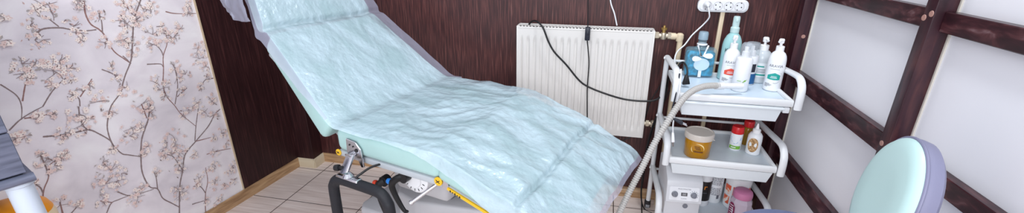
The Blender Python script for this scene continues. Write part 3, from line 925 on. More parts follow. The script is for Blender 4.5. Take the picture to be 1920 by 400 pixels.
# rows: x, z of the top surface, near edge y, far edge y, near hang, far hang
ROWS = [
    (K_TOP[0] + 0.01, K_TOP[1] + 0.0, -0.205, 0.185, 0.04, 0.05),
    (K_HEAD[0] - 0.055, K_HEAD[1] + 0.12, -0.230, 0.203, 0.04, 0.06),
    (K_HEAD[0], K_HEAD[1], -0.250, 0.220, 0.040, 0.085),
    (K_HEAD[0] * 0.75, HZ + (K_HEAD[1] - HZ) * 0.75, -0.258, 0.238, 0.036, 0.085),
    (K_HEAD[0] * 0.45, HZ + (K_HEAD[1] - HZ) * 0.45, -0.272, 0.258, 0.024, 0.085),
    (K_HEAD[0] * 0.2, HZ + (K_HEAD[1] - HZ) * 0.2, -0.284, 0.275, 0.008, 0.085),
    (0.0, HZ + 0.006, -0.293, 0.290, 0.003, 0.055),
    (0.08, HZ + 0.002, -0.296, 0.305, 0.004, 0.03),
    (0.22, HZ + 0.002, -0.298, 0.300, 0.006, 0.04),
    (0.34, HZ + 0.002, -0.299, 0.298, 0.012, 0.05),
    (0.41, HZ + 0.001, -0.300, 0.298, 0.032, 0.05),
    (0.54, HZ - 0.13 * math.tan(math.radians(17.5)), -0.304, 0.296, 0.062, 0.03),
    (K_FOOT[0], K_FOOT[1] + 0.002, -0.307, 0.294, 0.085, 0.025),
    ((K_FOOT[0] + K_END[0]) / 2, (K_FOOT[1] + K_END[1]) / 2 + 0.003, -0.310, 0.294, 0.09, 0.025),
    (K_END[0] - 0.005, K_END[1] + 0.003, -0.312, 0.294, 0.09, 0.025),
    (K_END[0] + 0.016, K_END[1] - 0.012, -0.315, 0.296, 0.09, 0.025),
    (K_END[0] + 0.034, K_END[1] - 0.040, -0.318, 0.298, 0.09, 0.02),
]
def sample_rows(n):
    out = []
    acc = [0.0]
    for a, b in zip(ROWS, ROWS[1:]):
        acc.append(acc[-1] + math.hypot(b[0] - a[0], b[1] - a[1]))
    tot = acc[-1]
    for i in range(n + 1):
        s = tot * i / n
        k = 0
        while k < len(acc) - 2 and acc[k + 1] < s:
            k += 1
        t = (s - acc[k]) / max(acc[k + 1] - acc[k], 1e-9)
        ra, rb = ROWS[k], ROWS[k + 1]
        out.append((s, [ra[j] + (rb[j] - ra[j]) * t for j in range(6)]))
    return out, acc
rows, ACC = sample_rows(330)
S_HEAD, S_HINGE, S_LEG, S_FOOT, S_END = ACC[2], ACC[6], ACC[10], ACC[12], ACC[14]
# soften the profile
for _ in range(4):
    nr_ = [list(r[1]) for r in rows]
    for i in range(2, len(rows) - 2):
        for j in range(6):
            nr_[i][j] = (rows[i - 2][1][j] + rows[i - 1][1][j] + rows[i][1][j] + rows[i + 1][1][j] + rows[i + 2][1][j]) / 5
    rows = [(rows[i][0], nr_[i]) for i in range(len(rows))]
bm = bmesh.new()
NT, NH = 170, 9
vg = []
for i, (s, (x, z, yn, yf, hn, hf)) in enumerate(rows):
    a = rows[max(i - 1, 0)][1]
    b = rows[min(i + 1, len(rows) - 1)][1]
    d = Vector((b[0] - a[0], 0, b[1] - a[1])).normalized()
    n = Vector((-d.z, 0, d.x))
    if n.z < 0:
        n = -n
    row = []
    for j in range(-NH, NT + NH + 1):
        t = min(max(j / NT, 0), 1)
        y = yn + (yf - yn) * t
        off = 0.0
        hang = 0.0
        rnd = 0.010
        if j < 0:
            q = -j / NH
            y = yn - 0.006 * math.sin(q * PI / 2) - 0.004 * q
            hang = hn * q * (1 + 0.35 * noise.noise(Vector((s * 9, 3.1, 0))))
        elif j > NT:
            q = (j - NT) / NH
            y = yf + hf * (0.95 if s < S_HINGE + 0.06 else 0.7) * q
            hang = hf * (0.22 if s < S_HINGE + 0.06 else 0.65) * q * (1 + 0.3 * noise.noise(Vector((s * 8, 7.1, 0))))
        sk = min(max((s - S_FOOT + 0.03) / 0.16, 0), 1) * 0.030
        base = Vector((x + sk * ((y + 0.3) / 0.6 - 0.75), y, z)) - (n if s < S_HINGE else Vector((0, 0, 1))) * hang
        # wrinkles: long creases along the couch on the backrest, crumpled facets towards the foot
        p = Vector((s, y, 0))
        wob = Vector((noise.noise(p * 3 + Vector((9, 0, 0))), noise.noise(p * 3 + Vector((0, 9, 0))), 0)) * 0.06
        q1 = p + wob
        crump = 0.0100 * ridged(q1 * 4.6 + Vector((0, 0, 3))) + 0.0050 * ridged(Vector((p.x * 7 + p.y * 5, p.y * 11 - p.x * 5, 8.0)) + wob * 20) + 0.0026 * ridged(q1 * 17) + 0.0010 * ridged(q1 * 38)
        longw = 0.0032 * ridged(Vector((p.x * 2.0 + p.y * 2.4, p.y * 7 - p.x * 1.2, 1.0)) + wob * 10) + 0.0012 * ridged(Vector((p.x * 4, p.y * 15 - p.x * 2, 5.0)) + wob * 16) + 0.0004 * ridged(Vector((p.x * 14, p.y * 34, 2.0)) + wob * 24)
        k = min(max((s - S_HINGE) / 0.22, 0), 1)
        w = (1 - k) * longw * 0.9 + (0.10 + 0.70 * k) * crump
        edge = min(max((-HW + 0.05 - y) / 0.05, 0), 1)
        w *= 1 - 0.4 * edge
        # transverse folds
        for sc_, dep, wd in ((S_HEAD, 0.017, 0.010), (S_FOOT, 0.017, 0.009), (S_HINGE + 0.02, 0.004, 0.02), (S_HEAD * 0.55, 0.004, 0.012)):
            ds = s - sc_ - 0.012 * noise.noise(Vector((y * 6, sc_ * 10, 2)))
            w -= dep * math.exp(-(ds / wd) ** 2) * (0.6 + 0.7 * abs(noise.noise(Vector((y * 9, sc_, 4)))))
        fade = 1.0
        row.append(bm.verts.new(base + n * w))
    vg.append(row)
for i in range(len(vg) - 1):
    for j in range(len(vg[0]) - 1):
        f = bm.faces.new((vg[i][j], vg[i + 1][j], vg[i + 1][j + 1], vg[i][j + 1]))
        jj = j - NH
        f.material_index = 1 if (jj >= NT or i >= len(vg) - 5 or (jj < 0 and rows[i][0] < S_HINGE - 0.03)) else 0
obj('sheet_film', bm, [M_FILM, M_FILMT], sheet, angle=180)

# loose corner hanging behind the headrest
inv = Matrix.Translation(CO) @ RZ(-AX)
inv = inv.inverted()
bm = bmesh.new()
low = [inv @ p for p in smooth_path(FLAP, 6)]
top = []
n = len(low)
for i in range(n):
    t = i / (n - 1)
    top.append(low[i] + Vector((0.02, 0.04, 0.16)))
gr = []
for i in range(n):
    r_ = []
    for k in range(13):
        q = k / 12
        p = low[i].lerp(top[i], q)
        p += Vector((-0.018, -0.02, 0)) * math.sin(q * PI) + Vector((0, 0.012, 0)) * noise.noise(Vector((i * 0.28, q * 4, 1)))
        r_.append(bm.verts.new(p))
    gr.append(r_)
for i in range(n - 1):
    for k in range(12):
        bm.faces.new((gr[i][k], gr[i + 1][k], gr[i + 1][k + 1], gr[i][k + 1]))
obj('hanging_corner', bm, M_FILMT, sheet, angle=180)

# ------------------------------------------------------------------ three-tier trolley
TX0, TX1, TYF, TYB = 0.262, 0.665, 1.555, 1.868
TZ = (0.695, 0.434, 0.172)
tro = thing('trolley', 'white three-tier salon trolley with tubular arms in the corner', 'trolley', ((TX0 + TX1) / 2, (TYF + TYB) / 2, 0))
TC = Vector(((TX0 + TX1) / 2, (TYF + TYB) / 2, 0))
def tl(x, y, z): return Vector((x, y, z)) - TC
M_TRAY = mat('pale_grey_tray', (208, 218, 226), 0.32, var=0.02)
M_DRAW = mat('milky_drawer_plastic', (232, 238, 243), 0.25, alpha=0.85)
for x in (TX0, TX1):
    bm = bmesh.new()
    tube(bm, [tl(x, TYB, 0.045), tl(x, TYB, 0.765)], 0.0105, 14)
    obj('upright', bm, M_ENAMEL, tro)
for ti, z in enumerate(TZ):
    for x in (TX0, TX1):
        bm = bmesh.new()
        pts = [tl(x, TYB, z + 0.066), tl(x, TYB - 0.12, z + 0.075), tl(x, TYF + 0.07, z + 0.085), tl(x, TYF + 0.03, z + 0.082), tl(x, TYF + 0.005, z + 0.062), tl(x, TYF - 0.004, z + 0.03), tl(x, TYF - 0.004, z - 0.018)]
        tube(bm, smooth_path(pts, 8), 0.0128, 14, flat=0.78, up=(1, 0, 0))
        for s_ in (0.0, 1.0):
            pass
        lathe(bm, [(0.0005, -0.004), (0.005, -0.003), (0.005, 0.003), (0.0005, 0.004)], 10, T(*tl(x - 0.013, TYB - 0.02, z + 0.067)) @ RY(PI / 2))
        if ti == 2:
            tube(bm, [tl(x, TYF - 0.004, z - 0.016), tl(x, TYF - 0.004, 0.045)], 0.011, 12)
        obj('side_arm', bm, M_ENAMEL, tro)
    bm = bmesh.new()
    tube(bm, [tl(TX0, TYB, z + 0.052), tl(TX1, TYB, z + 0.052)], 0.0055, 10)
    obj('back_rail', bm, M_ENAMEL, tro)
    tr = bmesh.new()
    xi0, xi1 = TX0 + 0.012, TX1 - 0.012
    box(tr, tl((xi0 + xi1) / 2, (TYF + TYB) / 2 + 0.004, z - 0.004), (xi1 - xi0, TYB - TYF - 0.014, 0.006), mi=0)
    box(tr, tl((xi0 + xi1) / 2, TYF + 0.006, z), (xi1 - xi0, 0.016, 0.026), bev=0.006, mi=1)
    box(tr, tl((xi0 + xi1) / 2, TYB - 0.002, z), (xi1 - xi0, 0.012, 0.022), bev=0.004, mi=1)
    for x in (xi0 + 0.006, xi1 - 0.006):
        box(tr, tl(x, (TYF + TYB) / 2, z), (0.014, TYB - TYF - 0.004, 0.024), bev=0.005, mi=1)
    obj('tray', tr, [M_TRAY, M_ENAMEL], tro)
    if ti < 2:
        d = bmesh.new()
        h = 0.058 if ti == 0 else 0.044
        zt_ = z - 0.014
        x0, x1, y0, y1 = xi0 + 0.010, xi1 - (0.03 if ti == 0 else 0.012), TYF + 0.002, TYB - 0.03
        o8 = [tl(x0 + 0.012, y0 + 0.006, zt_ - h), tl(x1 - 0.012, y0 + 0.006, zt_ - h), tl(x1 - 0.012, y1, zt_ - h), tl(x0 + 0.012, y1, zt_ - h), tl(x0, y0, zt_), tl(x1, y0, zt_), tl(x1, y1, zt_), tl(x0, y1, zt_)]
        i8 = [p + Vector((0.003 if k in (0, 3, 4, 7) else -0.003, 0.003 if k % 4 < 2 else -0.003, 0.003 if k < 4 else 0)) for k, p in enumerate(o8)]
        V = [d.verts.new(p) for p in o8]
        W = [d.verts.new(p) for p in i8]
        for S_ in (V, W):
            d.faces.new([S_[k] for k in (0, 1, 2, 3)])
            for q in ((0, 1, 5, 4), (1, 2, 6, 5), (2, 3, 7, 6), (3, 0, 4, 7)):
                d.faces.new([S_[k] for k in q])
        for a, b in ((4, 5), (5, 6), (6, 7), (7, 4)):
            d.faces.new((V[a], V[b], W[b], W[a]))
        dr = obj('drawer', d, M_DRAW, tro)
        if ti == 0:
            hb = bmesh.new()
            box(hb, tl((x0 + x1) / 2, y0 - 0.003, zt_ - 0.006), (x1 - x0 + 0.01, 0.012, 0.009), bev=0.003)
            obj('drawer_lip', hb, M_DRAW, dr)
            bl = bmesh.new()
            box(bl, tl(x1 + 0.012, TYF + 0.012, zt_ - 0.012), (0.022, 0.02, 0.022), bev=0.004)
            obj('runner_block', bl, M_WHITE, tro)
for x in (TX0, TX1):
    for y in (TYF - 0.004, TYB):
        bm = bmesh.new()
        lathe(bm, [(0.0005, 0.05), (0.013, 0.05), (0.014, 0.03), (0.0005, 0.03)], 14, T(*tl(x, y, 0)))
        box(bm, tl(x - 0.011, y + 0.006, 0.026), (0.004, 0.026, 0.030), bev=0.0015)
        box(bm, tl(x + 0.011, y + 0.006, 0.026), (0.004, 0.026, 0.030), bev=0.0015)
        lathe(bm, [(0.0005, -0.009), (0.018, -0.009), (0.0195, -0.006), (0.0195, 0.006), (0.018, 0.009), (0.0005, 0.009)], 20, T(*tl(x, y + 0.010, 0.0198)) @ RY(PI / 2), mi=1)
        obj('caster', bm, [M_DARKGAP, mat('grey_caster_wheel', (150, 152, 158), 0.4)] if (x, y) == (TX0, TYF - 0.004) else [M_DARKGAP, bpy.data.materials['grey_caster_wheel']], tro)

Z1, Z2, Z3 = TZ[0] + 0.0005, TZ[1] - 0.0005, TZ[2] - 0.0005
# pale film liner on the top tray
bm = bmesh.new()
g = []
for i in range(37):
    r_ = []
    for j in range(25):
        x = TX0 + 0.026 + (TX1 - TX0 - 0.052) * i / 36
        y = TYF + 0.020 + (TYB - TYF - 0.036) * j / 24
        z = TZ[0] + 0.0002 + 0.0012 * abs(noise.noise(Vector((x * 30, y * 30, 2))))
        if j < 4 and i % 9 < 6:
            z += 0.0006 * (4 - j)
        r_.append(bm.verts.new((x, y, z)))
    g.append(r_)
for i in range(36):
    for j in range(24):
        bm.faces.new((g[i][j], g[i + 1][j], g[i + 1][j + 1], g[i][j + 1]))
tag(obj('tray_liner', bm, mat('pale_blue_liner', (206, 221, 234), 0.35), angle=180), 'pale blue film liner spread over the top trolley tray', 'liner')
Z1 = TZ[0] + 0.0015

# ------------------------------------------------------------------ bottles
M_BOTTLEW = mat('white_bottle', (236, 238, 242), 0.3)
M_PUMPW = mat('white_pump', (240, 240, 242), 0.28)
M_INKG = mat('grey_print', (104, 106, 118), 0.5)
M_INKD = mat('dark_print', (44, 44, 56), 0.5)
M_LRED = mat('coral_label', (226, 84, 66), 0.45)
M_LTEAL = mat('teal_label', (36, 160, 150), 0.45)
M_LGREEN = mat('green_label', (120, 180, 60), 0.45)
M_LWHITE = mat('white_label', (232, 236, 240), 0.45)
M_CLEAR = mat('clear_plastic', (214, 224, 232), 0.12, alpha=0.3)
M_GEL = mat('clear_gel', (226, 234, 240), 0.15, alpha=0.7)
M_MINTB = mat('mint_bottle', (168, 214, 216), 0.22, alpha=0.92)
M_BLUEGEL = mat('turquoise_bath_gel', (22, 128, 164), 0.3, var=0.45, var_scale=55, bump=0.4, bump_scale=120)
M_RIBBON = mat('white_ribbon', (236, 238, 242), 0.5)
M_HONEY = mat('amber_sugar_paste', (178, 124, 14), 0.2, coat=0.4)
M_LID = mat('translucent_lid', (216, 208, 200), 0.3, alpha=0.85)
M_REDCAP = mat('red_cap', (206, 34, 40), 0.3)
M_AMBER = mat('amber_oil', (150, 112, 30), 0.2, alpha=0.85)
M_SKYBLUE = mat('sky_blue_label', (70, 150, 210), 0.45)
M_KRAFT = ramp_mat('kraft_speckled_label', [(0.4, (150, 110, 66)), (0.55, (196, 156, 110)), (0.68, (226, 200, 160))], 160, (1, 1, 1), rough=0.5)
M_BLACKL = mat('black_label', (30, 24, 26), 0.4)
M_ORANGE = mat('orange_print', (232, 140, 40), 0.45)
M_TUBLAB = ramp_mat('coral_white_tub_print', [(0.50, (226, 92, 56)), (0.56, (236, 140, 100)), (0.60, (240, 222, 212)), (0.75, (236, 236, 236))], 34, (1, 1, 1), rough=0.4, detail=2, distortion=0.8)
M_PINK = mat('pink_lid', (194, 118, 156), 0.35)
M_MAGENTA = mat('magenta_label', (128, 24, 74), 0.4)

def pump_top(t, r_neck, z0, z1, m, nozzle_dir=-2.4, nozzle=0.026):
    bm = bmesh.new()
    hgt = z1 - z0
    lathe(bm, [(0.0005, z0), (r_neck, z0), (r_neck, z0 + hgt * 0.38), (r_neck * 0.8, z0 + hgt * 0.42), (0.005, z0 + hgt * 0.44), (0.0045, z0 + hgt * 0.62), (r_neck * 0.62, z0 + hgt * 0.64), (r_neck * 0.68, z0 + hgt * 0.92), (r_neck * 0.5, z1), (0.0005, z1)], 20)
    c, s = math.cos(nozzle_dir), math.sin(nozzle_dir)
    z = z0 + hgt * 0.86
    tube(bm, [(0, 0, z), (c * nozzle * 0.7, s * nozzle * 0.7, z), (c * nozzle, s * nozzle, z - 0.003)], lambda q: 0.0058 - 0.0018 * q, 10)
    return obj('pump', bm, m, t)

def lotion_bottle(loc, h_sh, h_top, r, label_mat, label, rz, title):
    t = thing('lotion_bottle', label, 'bottle', loc, rz)
    bm = bmesh.new()
    lathe(bm, [(0.0005, 0), (r * 0.9, 0), (r, 0.004), (r, h_sh * 0.72), (r * 0.97, h_sh * 0.82), (r * 0.88, h_sh * 0.90), (r * 0.70, h_sh * 0.965), (r * 0.5, h_sh), (r * 0.45, h_sh + 0.003), (0.0005, h_sh + 0.003)], 36)
    obj('bottle_body', bm, M_BOTTLEW, t)
    pump_top(t, r * 0.46, h_sh + 0.002, h_top, M_PUMPW, nozzle_dir=-1.9, nozzle=0.022)
    bm = lettering(title, r * 0.47, fn=wrap(r, h_sh * 0.66), spacing=1.0)
    obj('brand_lettering', bm, M_INKG, t)
    bm = bmesh.new()
    for k in range(9):
        patch(bm, wrap(r, h_sh * 0.58), -r * 0.52 + k * r * 0.115, -r * 0.52 + k * r * 0.115 + r * 0.07, -0.0007, 0.0007, 2, 1)
    obj('subtitle_print', bm, M_INKG, t)
    bm = bmesh.new()
    for q, w_ in ((0.20, 0.30), (0.175, 0.42), (0.15, 0.36), (0.125, 0.2)):
        patch(bm, wrap(r, h_sh * q), -r * 0.9, -r * 0.9 + r * w_ * 2, -0.0008, 0.0008, 6, 1)
    obj('small_print', bm, M_INKG, t)
    # swoosh line
    bm = bmesh.new()
    w = wrap(r, h_sh * 0.36, off=0.0007)
    pts = []
    for k in range(16):
        a = -1.9 + 2.6 * k / 15
        pts.append((r * 0.25 + r * 0.62 * math.cos(a), h_sh * 0.03 + h_sh * 0.17 * math.sin(a)))
    for a, b in zip(pts, pts[1:]):
        polypatch(bm, w, [(a[0], a[1] - 0.0006), (b[0], b[1] - 0.0006), (b[0], b[1] + 0.0006), (a[0], a[1] + 0.0006)])
    obj('swoosh', bm, M_INKG, t)
    bm = bmesh.new()
    w = wrap(r, h_sh * 0.37, off=0.0009)
    g_ = r * 1.15
    cols = [(-0.62, -0.22, 0.16), (-0.3, -0.26, 0.28), (0.05, -0.28, 0.40), (0.36, -0.27, 0.30), (0.62, -0.24, 0.2)]
    for a, b in zip(cols, cols[1:]):
        polypatch(bm, w, [(a[0] * g_, a[1] * g_), (b[0] * g_, b[1] * g_), (b[0] * g_, b[2] * g_ * 1.3), (a[0] * g_, a[2] * g_ * 1.3)])
    obj('colour_label', bm, label_mat, t)
    bm = bmesh.new()
    for q, w_ in ((0.12, 0.5), (-0.05, 0.62)):
        patch(bm, wrap(r, h_sh * 0.37 + r * q, off=0.0013), -r * w_ * 0.6, r * w_ * 0.6, -0.001, 0.001, 5, 1)
    obj('label_print', bm, M_LWHITE, t)
    return t

def face_cam(x, y, extra=0.0):
    return math.atan2(0 - y, 0 - x) + PI / 2 + extra
lotion_bottle((0.482, 1.752, Z1), 0.138, 0.191, 0.0295, M_LRED, 'white pump lotion bottle with a coral red label on the top tray', face_cam(0.482, 1.752, 0.1), 'ARAVIA')
lotion_bottle((0.626, 1.708, Z1), 0.147, 0.194, 0.0295, M_LTEAL, 'white pump lotion bottle with a teal label at the right end of the top tray', face_cam(0.626, 1.708, 0.0), 'ARAVIA')

# tall mint spray bottle
t = thing('spray_bottle', 'tall mint spray bottle, the tallest on the top tray', 'bottle', (0.493, 1.822, Z1), face_cam(0.49, 1.83, 0.15))
bm = bmesh.new()
lathe(bm, [(0.0005, 0), (0.032, 0), (0.035, 0.004), (0.035, 0.138), (0.032, 0.158), (0.025, 0.175), (0.016, 0.186), (0.014, 0.192), (0.0005, 0.192)], 36)
obj('bottle_body', bm, M_MINTB, t)
bm = bmesh.new()
lathe(bm, [(0.0005, 0.190), (0.0165, 0.190), (0.0165, 0.208), (0.0125, 0.212), (0.0125, 0.246), (0.011, 0.252), (0.0005, 0.252)], 24)
box(bm, (0, -0.010, 0.238), (0.010, 0.012, 0.012), bev=0.002)
obj('spray_head', bm, mat('pale_mint_cap', (196, 222, 222), 0.25, alpha=0.9), t)
obj('lettering', lettering('Ka', 0.022, fn=wrap(0.035, 0.122, ang0=-PI / 2 - 0.5)), M_INKD, t)

# short white bottle with clear cap in front
t = thing('foam_bottle', 'short white bottle with clear dome cap at the front of the top tray', 'bottle', (0.506, 1.676, Z1), face_cam(0.506, 1.676, 0.0))
bm = bmesh.new()
lathe(bm, [(0.0005, 0), (0.026, 0), (0.0285, 0.004), (0.0285, 0.112), (0.026, 0.123), (0.019, 0.129), (0.0005, 0.130)], 32)
obj('bottle_body', bm, M_BOTTLEW, t)
bm = bmesh.new()
lathe(bm, [(0.0005, 0.129), (0.013, 0.129), (0.013, 0.148), (0.007, 0.150), (0.007, 0.166), (0.0005, 0.167)], 18)
obj('pump', bm, M_PUMPW, t)
bm = bmesh.new()
lathe(bm, [(0.020, 0.127), (0.0205, 0.158), (0.019, 0.173), (0.014, 0.180), (0.0005, 0.182)], 28)
obj('clear_cap', bm, M_CLEAR, t)
bm = bmesh.new()
w = wrap(0.0285, 0.042)
for k in range(6):
    a = 0.5 + k * 0.28
    polypatch(bm, w, [(0.006 + k * 0.0015, -0.008 + k * 0.0012), (0.012 + k * 0.002, -0.002 + k * 0.002), (0.014 + k * 0.0015, 0.006), (0.008 + k * 0.0015, -0.002)])
patch(bm, w, -0.012, 0.002, -0.001, 0.001, 4, 1)
patch(bm, w, -0.010, 0.012, -0.012, -0.0105, 4, 1)
obj('leaf_print', bm, M_LGREEN, t)

# white and blue bottle with clear cap behind it
t = thing('foam_bottle', 'white and blue bottle with clear cap half hidden behind the short white bottle', 'bottle', (0.556, 1.772, Z1), face_cam(0.569, 1.8, 0.2))
bm = bmesh.new()
lathe(bm, [(0.0005, 0), (0.024, 0), (0.0265, 0.004), (0.0265, 0.108), (0.0255, 0.113), (0.0005, 0.114)], 30)
obj('bottle_body', bm, M_BOTTLEW, t)
bm = bmesh.new()
patch(bm, wrap(0.0265, 0.03), -0.036, 0.036, -0.026, 0.015, 18, 1)
obj('blue_label', bm, mat('deep_blue_label', (36, 96, 150), 0.4), t)
bm = bmesh.new()
patch(bm, wrap(0.0265, 0.07), -0.014, 0.02, -0.018, 0.014, 10, 1)
obj('dark_print', bm, M_INKD, t)
bm = bmesh.new()
lathe(bm, [(0.0005, 0.114), (0.013, 0.114), (0.013, 0.132), (0.006, 0.134), (0.006, 0.150), (0.0005, 0.151)], 18)
obj('pump', bm, M_PUMPW, t)
bm = bmesh.new()
lathe(bm, [(0.0245, 0.113), (0.0245, 0.155), (0.022, 0.163), (0.0005, 0.165)], 28)
obj('clear_cap', bm, M_CLEAR, t)

# clear gel pump bottle
t = thing('gel_bottle', 'clear gel bottle with white pump and teal striped label on the top tray', 'bottle', (0.608, 1.812, Z1), face_cam(0.622, 1.806, 0.0))
bm = bmesh.new()
lathe(bm, [(0.0005, 0), (0.033, 0), (0.036, 0.004), (0.036, 0.096), (0.033, 0.112), (0.022, 0.124), (0.015, 0.128), (0.0005, 0.128)], 36)
obj('bottle_body', bm, M_GEL, t)
pump_top(t, 0.016, 0.127, 0.178, M_PUMPW, nozzle_dir=-1.2, nozzle=0.026)
bm = bmesh.new()
patch(bm, wrap(0.036, 0.052), -0.034, 0.034, -0.026, 0.030, 16, 1, mi=0)
patch(bm, wrap(0.036, 0.052, off=0.001), -0.034, 0.034, -0.020, -0.014, 16, 1, mi=1)
patch(bm, wrap(0.036, 0.052, off=0.001), -0.010, 0.014, 0.014, 0.019, 8, 1, mi=1)
for q in (0.004, -0.002, -0.008):
    patch(bm, wrap(0.036, 0.052, off=0.001), -0.020, 0.020, q, q + 0.002, 8, 1, mi=2)
obj('label', bm, [M_LWHITE, M_LTEAL, M_INKG], t)

# square bottle of turquoise bath gel with a ribbon
t = thing('bath_gel_bottle', 'square bottle of turquoise bath gel with white ribbon bow', 'bottle', (0.384, 1.832, Z1), 0.08)
bm = bmesh.new()
box(bm, (0, 0, 0.056), (0.116, 0.05, 0.112), bev=0.012, seg=3)
lathe(bm, [(0.0005, 0.108), (0.030, 0.108), (0.022, 0.114), (0.0165, 0.120), (0.016, 0.146), (0.0005, 0.146)], 24)
obj('glass_body', bm, mat('pale_glass', (150, 190, 205), 0.1, alpha=0.22), t)
bm = bmesh.new()
box(bm, (0, 0, 0.051), (0.108, 0.042, 0.094), bev=0.010, seg=3)
obj('gel_fill', bm, M_BLUEGEL, t)
bm = bmesh.new()
lathe(bm, [(0.0005, 0.142), (0.0185, 0.142), (0.0185, 0.164), (0.016, 0.170), (0.0005, 0.171)], 24)
obj('screw_cap', bm, mat('pale_blue_cap', (160, 184, 200), 0.25, alpha=0.75), t)
bm = bmesh.new()
for sx in (-1, 1):
    hexa(bm, [Vector((sx * 0.017, -0.017, 0.122)), Vector((sx * 0.023, -0.017, 0.120)), Vector((0.004 * sx + 0.003, -0.0275, 0.082)), Vector((0.004 * sx - 0.003, -0.0275, 0.082)),
              Vector((sx * 0.017, -0.0185, 0.124)), Vector((sx * 0.023, -0.0185, 0.122)), Vector((0.004 * sx + 0.003, -0.029, 0.084)), Vector((0.004 * sx - 0.003, -0.029, 0.084))])
tube(bm, [(0.017 * math.cos(a), 0.017 * math.sin(a), 0.124) for a in [2 * PI * k / 20 for k in range(21)]], 0.0035, 6)
box(bm, (0.0, -0.0265, 0.028), (0.012, 0.0015, 0.05))
for sx, sz in ((-1, 0.074), (1, 0.086)):
    P = []
    for k in range(13):
        a = 2 * PI * k / 12
        P.append((sx * (0.020 - 0.019 * math.cos(a)), -0.031 - 0.004 * math.sin(a * 0.5), sz + 0.013 * math.sin(a) * (0.4 + 0.6 * (0.5 - 0.5 * math.cos(a)))))
    for dy in (0,):
        vs = [bm.verts.new((p[0], p[1], p[2])) for p in P[:-1]]
        c0 = bm.verts.new((sx * 0.022, -0.036, sz))
        for k in range(12):
            bm.faces.new((vs[k], vs[(k + 1) % 12], c0))
        vs2 = [bm.verts.new((p[0], p[1] + 0.006, p[2])) for p in P[:-1]]
        for k in range(12):
            bm.faces.new((vs[k], vs[(k + 1) % 12], vs2[(k + 1) % 12], vs2[k]))
obj('ribbon_bow', bm, M_RIBBON, t)
bm = bmesh.new()
lathe(bm, [(0.0005, 0), (0.026, 0), (0.028, 0.001), (0.027, 0.0025), (0.0005, 0.003)], 28, T(0.002, -0.0265, 0.052) @ RX(PI / 2), sx=1.1, sy=0.85)
obj('round_tag', bm, mat('pale_blue_tag', (196, 220, 234), 0.4), t)

t.scale = (1.0, 1.0, 1.09)

# ------------------------------------------------------------------ middle tray
t = thing('sugar_paste_jar', 'round jar of amber sugar paste with translucent lid', 'jar', (0.385, 1.628, Z2), face_cam(0.385, 1.628, 0.05))
bm = bmesh.new()
lathe(bm, [(0.0005, 0), (0.044, 0), (0.047, 0.004), (0.0495, 0.078), (0.048, 0.086), (0.0005, 0.086)], 40)
obj('jar_body', bm, M_HONEY, t)
bm = bmesh.new()
lathe(bm, [(0.0515, 0.076), (0.0535, 0.078), (0.0540, 0.096), (0.052, 0.101), (0.048, 0.1015), (0.046, 0.099), (0.0005, 0.098)], 40)
box(bm, (0.052, -0.012, 0.078), (0.008, 0.006, 0.003), bev=0.001)
obj('lid', bm, M_LID, t)
bm = bmesh.new()
w = wrap(0.0485, 0.045, off=0.002)
for sgn, a0, a1, cx_, mi in ((1, 1.7, -0.25, -0.004, 0), (-1, 2.5, 3.9, 0.004, 0)):
    pts = []
    for k in range(14):
        a = a0 + (a1 - a0) * k / 13
        pts.append((cx_ + 0.026 * math.cos(a), 0.022 * math.sin(a)))
    for k, (a, b) in enumerate(zip(pts, pts[1:])):
        th = 0.0016 * math.sin(PI * (k + 0.5) / 13) + 0.0003
        polypatch(bm, w, [(a[0] - th * 0.6, a[1] - th), (b[0] - th * 0.6, b[1] - th), (b[0] + th * 0.6, b[1] + th), (a[0] + th * 0.6, a[1] + th)])
obj('arc_print', bm, mat('pale_gold_print', (240, 214, 150), 0.4), t)
bm = bmesh.new()
w = wrap(0.0485, 0.045, off=0.002)
patch(bm, w, -0.012, 0.020, -0.014, -0.008, 8, 1)
for q, x0, x1 in ((0.008, -0.012, 0.008), (0.002, -0.010, 0.010), (-0.003, -0.006, 0.012)):
    for k in range(5):
        xa = x0 + (x1 - x0) * k / 5
        patch(bm, w, xa, xa + (x1 - x0) * 0.14, q, q + 0.004, 2, 1)
obj('brown_print', bm, mat('brown_print', (104, 62, 16), 0.5), t)

def small_bottle(name, label, loc, prof, cap, body_m, cap_m, rz):
    t = thing(name, label, 'bottle', loc, rz)
    bm = bmesh.new()
    lathe(bm, prof, 28)
    obj('bottle_body', bm, body_m, t)
    bm = bmesh.new()
    lathe(bm, cap, 28)
    obj('cap', bm, cap_m, t)
    return t
t = small_bottle('cream_bottle', 'small white bottle with blue and green label and red cap', (0.545, 1.715, Z2), [(0.0005, 0), (0.0205, 0), (0.0225, 0.003), (0.0225, 0.07), (0.021, 0.074), (0.0005, 0.074)],
                 [(0.0005, 0.072), (0.0225, 0.072), (0.0232, 0.076), (0.0222, 0.098), (0.020, 0.101), (0.0005, 0.101)], M_BOTTLEW, M_REDCAP, face_cam(0.545, 1.715, 0))
bm = bmesh.new()
w = wrap(0.0225, 0.036)
polypatch(bm, w, [(-0.014, 0.004), (-0.004, -0.006), (0.006, -0.002), (0.018, 0.012), (0.020, 0.024), (-0.018, 0.024), (-0.018, 0.010)], 0)
patch(bm, w, -0.022, 0.022, -0.028, -0.014, 10, 1, 1)
patch(bm, wrap(0.0225, 0.036, off=0.001), -0.008, 0.012, 0.006, 0.010, 5, 1, 2)
patch(bm, wrap(0.0225, 0.036, off=0.001), -0.014, 0.004, -0.023, -0.019, 5, 1, 2)
obj('label', bm, [M_SKYBLUE, M_LGREEN, M_LWHITE], t)
small_bottle('oil_bottle', 'amber oil bottle with red cap behind the other small bottles', (0.603, 1.778, Z2), [(0.0005, 0), (0.0205, 0), (0.0225, 0.003), (0.0225, 0.064), (0.018, 0.075), (0.014, 0.08), (0.0005, 0.08)],
             [(0.0005, 0.078), (0.0195, 0.078), (0.0195, 0.099), (0.018, 0.102), (0.0005, 0.102)], M_AMBER, M_REDCAP, 0)
